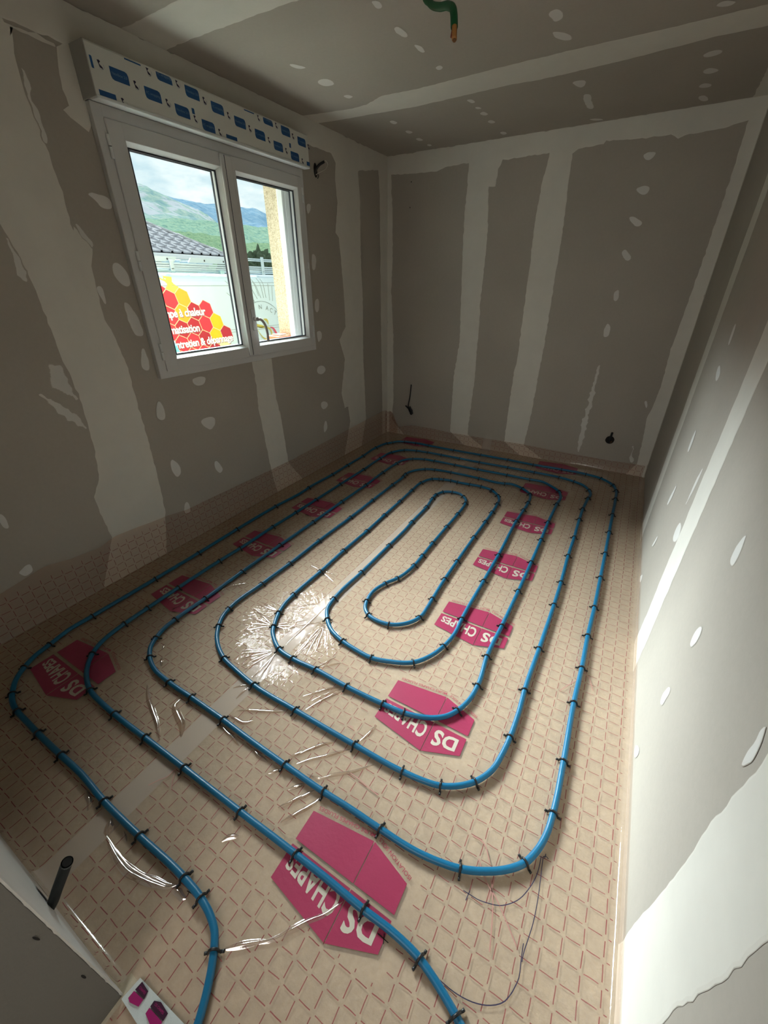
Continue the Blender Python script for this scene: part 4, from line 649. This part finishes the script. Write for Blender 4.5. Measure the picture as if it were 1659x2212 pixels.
# ------------------------------------------------------------------ cables and conduits in the walls
def hole(name, f, u, v, ru, rv, parent, h=.0016):
    n = 20; pts = [f(u+ru*math.cos(2*math.pi*i/n)*(1+.06*noise.noise((i, u, v))), v+rv*math.sin(2*math.pi*i/n), h) for i in range(n)]
    return MB().add(pts, [tuple(range(n))]).build(name, M['dark'], parent)
fB = PL['B'][0]; fL = PL['L'][0]
def corrugated(pts, r, pitch=.0042):
    P = catmull(pts, pitch/2); m = MB(); n = len(P)
    return m.tube(P, r, 14, cap=False, rf=lambda t: r*(1.0 if int(round(t*(n-1))) % 2 else .88))
hole('wall_hole', fB, .309, .277, .021, .034, wb)
t = empty('black_cable', (.309, L-.002, .277)); tag(t, 'long black cable standing up out of the left hole in the back wall', 'cable')
MB().tube(catmull([(.309, L+.004, .262), (.304, L-.03, .285), (.294, L-.045, .33), (.305, L-.035, .45), (.313, L-.028, .578)], .02), .0058, 8).build('sheath', M['black'], t, smooth=True)
MB().tube(catmull([(.318, L+.002, .262), (.29, L-.028, .315), (.262, L-.05, .352)], .02), .0075, 8).build('stub', M['black'], t, smooth=True)
MB().tube(catmull([(.322, L+.002, .26), (.316, L-.02, .30), (.300, L-.03, .34)], .02), .012, 8).build('stub', M['conduit'], t, smooth=True)
hole('wall_hole', fB, 2.300, .292, .036, .036, wb)
t = empty('black_conduit', (2.3, L-.002, .29)); tag(t, 'short black conduit bent up from the round hole at the back wall right', 'conduit')
corrugated([(2.296, L-.002, .268), (2.298, L-.02, .30), (2.302, L-.05, .345), (2.304, L-.062, .375)], .0095).build('sheath', M['conduit'], t, smooth=True)
MB().tube([(2.31, L-.004, .268), (2.318, L-.008, .284)], .006, 8).build('wire_end', simple('brown_wire', (.10, .05, .02), .5), t)
hole('wall_hole', fL, 3.066, 2.232, .021, .042, wl)
t = empty('cable_stub', (.002, 3.066, 2.23)); tag(t, 'black cable stub with a looped white wire beside the shutter box', 'cable')
MB().tube(catmull([(-.002, 3.060, 2.215), (.012, 3.060, 2.235), (.035, 3.075, 2.262), (.062, 3.098, 2.280)], .008), .0085, 10).build('sheath', M['black'], t, smooth=True)
MB().tube(catmull([(.004, 3.062, 2.205), (.030, 3.085, 2.222), (.058, 3.118, 2.245), (.068, 3.128, 2.27), (.065, 3.108, 2.286), (.060, 3.096, 2.281)], .006), .0022, 6).build('white_wire', M['wire'], t, smooth=True)
MB().tube(catmull([(.004, 3.066, 2.21), (.018, 3.078, 2.205), (.010, 3.074, 2.185)], .006), .0035, 6).build('loop', M['black'], t, smooth=True)
for u, v in ((.1245, 2.35), (.128, 2.24)): pass
for (u, v) in ((.243, 2.302), (.236, 2.120)):
    hole('pin_hole', fB, u, v, .004, .005, wb)
fF = lambda u, v, h: (u, h, v)
hole('wall_hole', fF, 1.318, .135, .030, .024, wf)
t = empty('corrugated_conduit', (1.33, .002, .135)); tag(t, 'grey corrugated conduit slanting out of the front wall at the bottom left', 'conduit')
corrugated([(1.352, -.003, .118), (1.362, .006, .140), (1.385, .028, .200), (1.408, .049, .258), (1.428, .068, .310)], .0125).build('sheath', M['conduit'], t, smooth=True)
MB().tube([(1.4265, .067, .306), (1.4292, .0688, .3128)], .0098, 14).build('bore', M['dark'], t)
MB().tube([(1.4262, .0668, .305), (1.4285, .0684, .3112)], .0126, 14, cap=False).build('rim', simple('rim_highlight', (.10, .12, .12), .4), t)  # rim highlight painted as a lighter grey than the conduit
t = empty('green_conduit', (1.32, 2.06, H)); tag(t, 'green corrugated conduit hanging from the ceiling with bare wire ends', 'conduit')
corrugated([(1.32, 2.06, H+.004), (1.33, 2.045, 2.44), (1.40, 1.95, 2.36), (1.50, 1.82, 2.285), (1.575, 1.715, 2.235), (1.625, 1.64, 2.185), (1.640, 1.615, 2.145)], .0105).build('sheath', M['green'], t, smooth=True)
m = MB(); m.tube(catmull([(1.639, 1.617, 2.152), (1.643, 1.611, 2.133), (1.646, 1.606, 2.118)], .005), .0075, 8); m.build('wire_end', M['copperwire'], t, smooth=True)
MB().tube([(1.634, 1.620, 2.15), (1.631, 1.617, 2.128)], .003, 6).build('wire_end', simple('rust_wire', (.22, .05, .03), .5), t)
MB().tube([(1.6465, 1.6055, 2.1165), (1.6468, 1.605, 2.1155)], .0055, 8).build('wire_core', simple('dark_copper', (.12, .05, .01), .5), t)
# ------------------------------------------------------------------ bubble wrap offcut in the doorway
t = empty('insulation_offcut', (1.70, -.01, .004)); tag(t, 'silvery bubble-foil insulation offcut with magenta marks in the doorway, bottom left corner', 'insulation')
m = MB(); vs = []; nu, nv = 16, 10; P4 = [Vector((*p, 0)) for p in FOILQ]
for i in range(nu+1):
    for j in range(nv+1):
        s, t_ = i/nu, j/nv; p = P4[0]*(1-s)*(1-t_)+P4[1]*s*(1-t_)+P4[2]*s*t_+P4[3]*(1-s)*t_; vs.append((p.x, p.y, .009+.0015*noise.noise((p.x*30, p.y*30, 0))))
m.add(vs, [(i*(nv+1)+j, i*(nv+1)+j+1, (i+1)*(nv+1)+j+1, (i+1)*(nv+1)+j) for i in range(nu) for j in range(nv)])
m.build('foil_sheet', simple('milky_foil', (.52, .56, .54), .35, bscale=90, bstr=.7, var=.1), t, smooth=True)
plum = simple('plum_print', (.035, .004, .022), .4); pinkp = simple('pink_print', (.30, .006, .11), .4)
for kd, pts in FM:
    o_ = MB().add([(x, y, .0118) for x, y in pts], [tuple(range(len(pts)))]).build('dark_mark' if kd == 'k' else 'magenta_mark', plum if kd == 'k' else pinkp, t)
    if kd == 'k':
        cx_ = sum(p[0] for p in pts)/len(pts); cy_ = sum(p[1] for p in pts)/len(pts)
        dx_, dy_ = pts[-2][0]-pts[-1][0], pts[-2][1]-pts[-1][1]; ln = math.hypot(dx_, dy_); dx_ /= ln; dy_ /= ln
        me = text_mesh('CHAPES' if len(pts) == 4 else 'DS CHAPES', .0062, .0001); remap(me, lambda c: Vector((cx_+dx_*c.x+dy_*c.y*-1, cy_+dy_*c.x+dx_*c.y, .0122))); link('lettering', me, pinkp, o_, loc=(0, 0, 0))
# ------------------------------------------------------------------ outside: sill objects
t = empty('terracotta_brick', (-.20, 2.76, EZ0)); tag(t, 'orange terracotta block on the outer window sill by the right reveal', 'brick')
MB().bbox(-.320, -.185, 2.690, 2.857, EZ0+.001, EZ0+.118, .004).build('block', simple('terracotta', (.42, .11, .045), .8, bscale=60, bstr=.4, var=.12), t)
MB().bbox(-.30, -.21, 2.735, 2.81, EZ0+.119, EZ0+.128, .003).build('mortar_cap', simple('pale_mortar', (.45, .35, .24), .9), t)
t = empty('green_carton', (-.24, 1.74, EZ0)); tag(t, 'green carton with a white label standing on the outer sill at the left window edge', 'carton')
m = MB(); za, zb_ = EZ0+.001, EZ0+.195
m.add([(-.30, 1.60, za), (-.20, 1.60, za), (-.20, 1.842, za), (-.30, 1.86, za), (-.30, 1.60, zb_), (-.20, 1.60, zb_), (-.20, 1.772, zb_), (-.30, 1.79, zb_)],
    [(0, 3, 2, 1), (4, 5, 6, 7), (0, 1, 5, 4), (1, 2, 6, 5), (2, 3, 7, 6), (3, 0, 4, 7)])
m.build('body', simple('green_card', (.06, .34, .22), .6, var=.1), t)
MB().add([(-.1985, 1.605, zb_-.035), (-.1985, 1.783, zb_-.035), (-.1985, 1.773, zb_-.001), (-.1985, 1.605, zb_-.001)], [(0, 1, 2, 3)]).build('label', simple('white_label', (.62, .70, .72), .5), t)
MB().add([(-.1982, 1.605, zb_-.050), (-.1982, 1.788, zb_-.050), (-.1982, 1.784, zb_-.038), (-.1982, 1.605, zb_-.038)], [(0, 1, 2, 3)]).build('blue_stripe', simple('blue_stripe', (.20, .42, .55), .5), t)
structure('ground', MB().box(-40, -.34, -14, 40, -.5, -.32), simple('gravel', (.42, .40, .36), .9, bscale=30, bstr=.6, var=.2))
# ------------------------------------------------------------------ outside: van
van = empty('van', (-3.9, 5.0, -.32)); tag(van, 'white van with red and yellow honeycomb lettering and roof rack, parked outside the window', 'van')
def xside(z): return -3.0 if z < 1.50 else -3.0-.09*((z-1.50)/.13)**2.2
vp = [(-3.02, -.02), (-3.0, .10), (-3.0, 1.50), (xside(1.53), 1.53), (xside(1.56), 1.56), (xside(1.59), 1.59), (xside(1.62), 1.62), (-3.16, 1.645), (-3.35, 1.665), (-3.95, 1.68), (-4.55, 1.665), (-4.8, 1.63), (-4.9, 1.50), (-4.92, .10), (-4.9, -.02)]
m = MB(); ysv = [2.0, 2.02, 7.0, 7.04]; n = len(vp)
for yy in ysv:
    e = .0 if 2.01 < yy < 7.02 else .02
    m.v += [((x+3.95)*(1-e)-3.95, yy, (z-.8)*(1-e)+.8) for x, z in vp]
m.f += [(k*n+i, k*n+(i+1) % n, (k+1)*n+(i+1) % n, (k+1)*n+i) for k in range(3) for i in range(n)]+[tuple(range(n)), tuple(range(3*n, 4*n))]
paint = simple('white_paint', (.52, .65, .72), .28, coat=.3)
m.build('body', paint, van)
MB().box(-4.75, -3.15, 7.03, 8.1, -.02, .85).build('bonnet', paint, van)
for y in (2.9, 6.6):
    for x in (-3.02, -4.88):
        MB().tube([(x-.11, y, .02), (x+.11, y, .02)], .335, 24).build('wheel', M['black'], van)
def sideline(z0, z1, name='seam', col='gasket', y0=2.02, y1=7.0, dx=.0025):
    zs = [z0, z1]; MB().add([(xside(z0)+dx, y0, z0), (xside(z0)+dx, y1, z0), (xside(z1)+dx, y1, z1), (xside(z1)+dx, y0, z1)], [(0, 1, 2, 3)]).build(name, M[col], van)
M['seamgrey'] = simple('seam_grey', (.25, .30, .31), .6)
sideline(1.505, 1.512, col='seamgrey'); sideline(1.547, 1.552, col='seamgrey', y0=5.1)
for z in (.93, .895): sideline(z, z+.006, col='seamgrey')
MB().add([(-2.9975, 5.418, .60), (-2.9975, 5.424, .60), (-2.9975, 5.405, .90), (-2.9975, 5.399, .90)], [(0, 1, 2, 3)]).build('door_seam', M['seamgrey'], van)
# honeycomb
cols_ = {'r': simple('red_vinyl', (.72, .035, .055), .4), 'd': simple('dark_red_vinyl', (.42, .02, .035), .4), 'y': simple('yellow_vinyl', (.88, .60, .10), .4), 'o': simple('orange_vinyl', (.86, .38, .03), .4), 'a': simple('amber_vinyl', (.86, .48, .01), .4), 'f': simple('pale_yellow_vinyl', (.80, .72, .36), .4), 'e': simple('cream_vinyl', (.85, .60, .36), .4)}
O = Vector((3.775, 1.357)); av = Vector((.19, .018)); cv = Vector((-.05, -.185)); bv = av+cv
hexv = [(av+bv)/3, (bv+cv)/3, (cv-av)/3, (-av-bv)/3, (-bv-cv)/3, (av-cv)/3]
cells = {(0, 0): 'r', (1, 0): 'o', (0, -1): 'y', (-1, -1): 'r', (-1, 0): 'r', (0, 1): 'r', (1, 1): 'o', (2, 1): 'd', (3, 1): 'r', (1, 2): 'd', (2, 2): 'd', (3, 2): 'r', (4, 2): 'a', (4, 3): 'a', (5, 3): 'd', (5, 4): 'f', (0, 2): 'r', (-1, 1): 'd', (-2, -1): 'd', (-2, 0): 'r'}
for j in range(2, 6):
    for i in range(-5, 7):
        if (i, j) not in cells and i <= j+1-(j > 4): cells[(i, j)] = 'rd'[(i*3+j*5) % 4 == 0]
for j in range(-1, 2):
    for i in range(-6, -1):
        cells.setdefault((i, j), 'r')
def hexpoly(c, s, x, mat, parent, name):
    v = [c+h*s for h in hexv]; vs = [c]+v; mids = []
    rings = [[c+h*s*t for h in hexv] for t in (.33, .66, 1)]
    allv = [c]+[q for r_ in rings for q in r_]
    fs = [(0, 1+i, 1+(i+1) % 6) for i in range(6)]
    for k in range(2): fs += [(1+k*6+i, 1+(k+1)*6+i, 1+(k+1)*6+(i+1) % 6, 1+k*6+(i+1) % 6) for i in range(6)]
    MB().add([(xside(min(q.y, 1.63))+x, q.x, min(q.y, 1.625)) for q in allv], fs).build(name, mat, parent)
for (i, j), k in cells.items():
    c = O+av*i+cv*j
    if c.x < 2.2 or c.y < .15: continue
    hexpoly(c, 1.0, .002, cols_['e'] if k not in 'f' else M['pvcs'], van, 'hexagon_outline'); hexpoly(c, .95, .0035, cols_[k], van, 'hexagon')
M['white'] = simple('white_vinyl', (.9, .93, .93), .4)
M['shadowv'] = simple('grey_vinyl', (.20, .10, .10), .5)
for s, yr, zb, size, slope in (('Pompe à chaleur', 4.265, 1.198, .128, .01), ('Climatisation', 4.125, 1.0, .128, .005), ('Entretien & dépannage', 4.67, .828, .128, .012)):
    me = text_mesh(s, size, .0035, 'RIGHT', .95); 
    remap(me, lambda c: Vector((-2.9935, yr+c.x*.92, zb+c.y*1.05+slope*c.x/size*.128)))
    me2 = me.copy(); remap(me2, lambda c: c+Vector((-.0015, .008, -.008)))
    o_ = link('lettering', me, M['white'], van); o2 = link('lettering_shadow', me2, M['shadowv'], van)
# round emblem: arc, letters, rays and ribbons
EC = Vector((5.33, .78)); ER = .515
def arcpts(c, r, a0, a1, n=24): return [(-2.994, c.x+r*math.cos(R(a0+(a1-a0)*i/n)), c.y+r*math.sin(R(a0+(a1-a0)*i/n))) for i in range(n+1)]
MB().tube(arcpts(EC, ER, 40, 118), .0032, 5).build('emblem_arc', M['seamgrey'], van)
for ch, (y, z), rot_ in (('N', (5.318, 1.212), 2), ('A', (5.463, 1.188), -14), ('C', (5.548, 1.155), -24), ('T', (5.634, 1.115), -33), ('I', (5.70, 1.07), -42)):
    me = text_mesh(ch, .092, .0006); a = R(rot_); remap(me, lambda c: Vector((-2.994, y+c.x*math.cos(a)-c.y*math.sin(a), z+c.x*math.sin(a)+c.y*math.cos(a)))); link('lettering', me, M['seamgrey'], van)
rays = [((5.10, 1.43), (5.22, 1.29)), ((5.13, 1.56), (5.28, 1.33)), ((5.24, 1.57), (5.32, 1.37)), ((5.24, 1.61), (5.36, 1.34)), ((5.37, 1.61), (5.42, 1.34)), ((5.44, 1.60), (5.47, 1.34)), ((5.55, 1.54), (5.545, 1.30)), ((5.63, 1.50), (5.61, 1.29)), ((5.0, 1.40), (5.13, 1.27)),
        ((4.72, 1.57), (5.03, 1.30)), ((4.70, 1.42), (4.85, 1.31)), ((4.90, 1.28), (5.08, 1.12)), ((4.95, 1.58), (5.05, 1.42)), ((5.02, 1.60), (5.08, 1.35))]
for (p, q) in rays:
    n = 6; MB().tube([(xside(p[1]+(q[1]-p[1])*i/n)+.003, p[0]+(q[0]-p[0])*i/n, p[1]+(q[1]-p[1])*i/n) for i in range(n+1)], .0034, 5).build('ray', M['seamgrey'], van)
def ribbon(name, pts, w0, w1, mat, x=-2.9835):
    P = catmull([Vector((x, *p)) for p in pts], .02); n = len(P); vs = []
    for i, p in enumerate(P):
        t = (P[min(i+1, n-1)]-P[max(i-1, 0)]).normalized(); nx = Vector((0, -t.z, t.y)); u = i/(n-1); hw = w0+(w1-w0)*math.sin(math.pi*u)
        vs += [p+nx*hw, p-nx*hw]
    MB().add(vs, [(2*i, 2*i+1, 2*i+3, 2*i+2) for i in range(n-1)]).build(name, mat, van)
gold = simple('gold_vinyl', (.46, .40, .07), .4); redr = simple('crimson_vinyl', (.58, .05, .10), .4)
ribbon('ribbon', [(5.15, .96), (5.25, .925), (5.38, .92), (5.47, .87), (5.49, .79), (5.43, .73), (5.32, .75), (5.22, .84), (5.18, .90)], .003, .014, gold)
ribbon('ribbon', [(5.15, .985), (5.24, .945), (5.34, .935)], .002, .022, gold); ribbon('ribbon', [(5.34, 1.04), (5.41, 1.02), (5.44, .95)], .002, .020, gold)
ribbon('ribbon', [(5.46, .915), (5.52, .90), (5.60, .80), (5.66, .68), (5.62, .62)], .003, .020, redr); ribbon('ribbon', [(5.44, .66), (5.52, .665), (5.60, .66)], .008, .022, redr)
# roof rack and ladder
alu = simple('aluminium', (.50, .61, .67), .4, metal=.5)
for x, z in ((-3.15, 1.712), (-3.15, 1.736), (-3.155, 1.762), (-3.18, 1.690)):
    MB().bbox(x-.012, x+.012, 2.1, 6.9, z-.009, z+.009, .003).build('rack_rail', alu, van)
for y in (2.6, 4.0, 5.62, 6.6):
    MB().bbox(-3.137, -3.120, y-.028, y+.028, 1.655, 1.90 if y > 5 else 1.80, .004).build('rack_bracket', alu, van)
    MB().bbox(-4.7, -3.12, y-.02, y+.02, 1.695, 1.712, .004).build('crossbar', alu, van)
for x, z in ((-3.20, 1.872), (-3.20, 1.850)):
    MB().bbox(x-.010, x+.010, 5.0, 6.9, z-.008, z+.008, .003).build('rack_rail', alu, van)
lad = empty('ladder', (-3.3, 4.2, 1.79)); tag(lad, 'aluminium ladder with bolt holes lying on the van roof rack', 'ladder')
for x in (-3.165, -3.56):
    for (ya, yb) in ((2.3, 4.12), (4.29, 5.05)):
        m = MB(); m.add([(x, ya, 1.782), (x, yb-.045, 1.782), (x, yb, 1.838), (x, ya+(.045 if ya > 3 else 0), 1.838), (x-.02, ya, 1.782), (x-.02, yb-.045, 1.782), (x-.02, yb, 1.838), (x-.02, ya+(.045 if ya > 3 else 0), 1.838)], [(0, 1, 2, 3), (4, 7, 6, 5), (0, 4, 5, 1), (1, 5, 6, 2), (2, 6, 7, 3), (3, 7, 4, 0)]); m.build('stile', alu, lad)
        for yh in ([3.98, 3.5, 3.0] if ya < 3 else [4.55, 4.88]):
            MB().tube([(x, yh, 1.812), (x+.0015, yh, 1.812)], .0125, 12).build('bolt_hole', M['gasket'], lad)
for k in range(9): MB().tube([(-3.56, 2.5+.28*k, 1.80), (-3.18, 2.5+.28*k, 1.80)], .014, 8).build('rung', alu, lad)
st = empty('lashing_strap', (-3.14, 4.6, 1.67)); tag(st, 'pale blue lashing strap with ratchet lying along the edge of the van roof', 'strap')
MB().tube(catmull([(-3.11, 3.4, 1.662), (-3.10, 3.8, 1.675), (-3.11, 4.2, 1.664), (-3.10, 4.5, 1.680), (-3.11, 4.74, 1.672)], .05), .007, 6).build('webbing', simple('strap_webbing', (.25, .40, .45), .7), st, smooth=True)
MB().bbox(-3.13, -3.085, 4.73, 4.80, 1.655, 1.70, .005).build('ratchet', simple('ratchet', (.30, .48, .52), .4), st)
# ------------------------------------------------------------------ outside: neighbour's roof
ex, ez, sp = -8.7, 2.25, .5
bl = empty('neighbour_house', (-11, 6, -.3)); tag(bl, 'neighbouring house with a grey tiled hip roof and white gutter behind the van', 'house')
def rp(y, d, h=0):      # point on the roof plane, d metres up the slope
    c = math.cos(math.atan(sp)); s_ = math.sin(math.atan(sp)); return Vector((ex-d*c-h*s_*-1*0+h*s_*-0, y, ez+d*s_+h*c))
HY = 9.97
MB().add([rp(1, 0), rp(HY, 0), rp(HY-3.4*.89*.92, 3.4), rp(1, 3.4)], [(0, 1, 2, 3)]).build('roof_deck', M['gasket'], bl)
tile = simple('roof_tile', (.50, .50, .54), .5, var=.12, vscale=2)
TW, TD = .30, .245
m = MB(); prf = [(-.01, .004), (.0, .045), (.045, .05), (.065, .012), (.15, .004), (.27, .010), (.295, .004)]
top = [(y, d, h+(.040 if d < .01 else .004)) for d in (0, TD+.02) for y, h in prf]
n = len(prf); m.v = [(-d, y, h) for y, d, h in top]+[(0, y, h) for y, h in prf]; m.f = [(i, i+1, n+i+1, n+i) for i in range(n-1)]+[(2*n+i, 2*n+i+1, i+1, i) for i in range(n-1)]
tme = bpy.data.meshes.new('roof_tile'); tme.from_pydata(m.v, [], m.f); tme.materials.append(tile)
al = math.atan(sp)
for r_ in range(13):
    d = r_*TD; hy = HY-d*.89*.92
    for k in range(11):
        y = hy-.28-TW*k-(r_ % 2)*.0
        y = math.floor((hy-.12)/TW)*TW-TW*k
        if y < 6.0: continue
        o = bpy.data.objects.new('roof_tile', tme); C.objects.link(o); o.parent = bl; p = rp(y, d, .01); o.location = p-Vector(bl.location); o.rotation_euler = (0, al, 0)
rt = MB(); n = 7
rt.v = [(0+.42*q, .075*math.cos(math.pi*i/(n-1))*(1-.12*q), .055*math.sin(math.pi*i/(n-1))*(1-.1*q)) for q in (0, 1) for i in range(n)]; rt.f = [(i, i+1, n+i+1, n+i) for i in range(n-1)]
rme = bpy.data.meshes.new('ridge_tile'); rme.from_pydata(rt.v, [], rt.f); rme.materials.append(simple('ridge_tile', (.42, .42, .43), .55))
h0, h1 = rp(HY, 0, .03), rp(HY-3.4*.89*.92, 3.4, .03); dv = (h1-h0); nn_ = int(dv.length/.38)
for k in range(nn_):
    o = bpy.data.objects.new('ridge_tile', rme); C.objects.link(o); o.parent = bl; o.location = h0+dv*k/nn_-Vector(bl.location); o.rotation_euler = dv.to_track_quat('X', 'Z').to_euler()
MB().add([h0, h0+Vector((-3.0, 1.2, -.35)), h1+Vector((-1.5, .8, -.3)), h1], [(0, 1, 2, 3)]).build('hip_side', tile, bl)
MB().bbox(ex+.0, ex+.11, 1, HY, ez-.13, ez-.015, .02).build('gutter', M['white'], bl)
MB().box(ex-4, ex-.5, 1, HY-.45, -.3, ez-.05).build('house_wall', simple('white_wall', (.7, .72, .68), .8), bl)
# dark trees behind the van
def tree(x, y, h, r, lab):
    t = empty('tree', (x, y, -.32)); tag(t, lab, 'tree', 'dark trees behind the van')
    MB().tube([(x, y, -.35), (x+.05, y, h*.5)], .15, 8).build('trunk', simple('bark', (.10, .07, .05), .9), t)
    bm = bmesh.new(); bmesh.ops.create_icosphere(bm, subdivisions=5, radius=1)
    for v in bm.verts:
        n_ = 1+.35*noise.noise(v.co*2.3+Vector((x, y, 0)))+.25*noise.noise(v.co*6+Vector((y, x, 0)))+.14*noise.noise(v.co*15)
        v.co = Vector((x+v.co.x*r*n_, y+v.co.y*r*n_, h*.58+v.co.z*h*.45*n_))
    me = bpy.data.meshes.new('crown'); bm.to_mesh(me); bm.free(); link('crown', me, M['leaf'], t)
M['leaf'] = simple('dark_foliage', (.075, .11, .06), .9, bscale=8, bstr=1, var=.5, vscale=4)
for k, (x, y, h, r, lb) in enumerate(((-22, 24.6, 3.5, .95, 'dark round tree nearest the window reveal, beyond the van'), (-21, 21.2, 2.9, 1.1, 'low dark tree just left of the window mullion view, beyond the van'), (-23, 28.0, 3.4, 1.1, 'dark tree half hidden by the ochre reveal, beyond the van'))):
    tree(x, y, h, r, lb)
# ------------------------------------------------------------------ hills, their base colours paled and tinted for haze
def tabv(tab, s):
    if s <= tab[0][0]: return tab[0][1]+(tab[0][0]-s)*.03
    if s >= tab[-1][0]: return tab[-1][1]-(s-tab[-1][0])*.12
    return lerp_tab(tab, s)
def hill(name, tab, d0, d1, base, amp, fr, mat, n=260, mrows=46, s0=-.6, s1=2.6):
    vs = []; fs = []
    for i in range(n+1):
        s = s0+(s1-s0)*i/n
        for j in range(mrows+1):
            t = j/mrows; d = d0+(d1-d0)*t; zz = (base+(tabv(tab, s)-base)*t**.85)*d
            p = Vector((-d, s*d, 0)); nz = 0; a_ = amp; f_ = fr
            for o_ in range(4): nz += a_*noise.noise(p*f_+Vector((0, 0, o_*7.))); a_ *= .55; f_ *= 2.1
            vs.append((2.3-d, .07+s*d, 1.5+zz+nz*(1-.85*max(0, t-.9)*10*.6)))
        # back slope
    k = mrows+1
    fs = [(i*k+j, (i+1)*k+j, (i+1)*k+j+1, i*k+j+1) for i in range(n) for j in range(mrows)]
    return structure(name, MB().add(vs, fs), mat, smooth=True)
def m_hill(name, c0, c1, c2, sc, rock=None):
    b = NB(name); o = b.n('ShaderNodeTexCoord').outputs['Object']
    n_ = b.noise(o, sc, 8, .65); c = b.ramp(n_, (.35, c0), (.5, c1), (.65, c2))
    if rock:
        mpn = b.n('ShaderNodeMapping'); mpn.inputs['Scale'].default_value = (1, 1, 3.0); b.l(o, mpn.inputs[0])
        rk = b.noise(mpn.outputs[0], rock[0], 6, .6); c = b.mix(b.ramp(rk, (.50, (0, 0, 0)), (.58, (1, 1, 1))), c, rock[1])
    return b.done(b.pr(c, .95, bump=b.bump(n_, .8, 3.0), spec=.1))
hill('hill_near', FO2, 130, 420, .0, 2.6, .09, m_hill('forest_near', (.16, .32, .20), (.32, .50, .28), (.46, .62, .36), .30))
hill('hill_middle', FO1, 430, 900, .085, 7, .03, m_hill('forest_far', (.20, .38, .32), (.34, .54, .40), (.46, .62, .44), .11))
hill('mountain_cliff', MT1, 950, 1900, .11, 26, .0042, m_hill('mountain', (.25, .42, .45), (.40, .56, .50), (.60, .68, .58), .035, (.010, (.66, .68, .72))))  # cool tint in the colours stands in for distance haze
hill('mountain_haze_blue', MT2, 2200, 3600, .11, 45, .0025, m_hill('far_mountain_haze', (.20, .38, .55), (.28, .46, .62), (.42, .58, .70), .016))  # bluish base colours carry the aerial haze
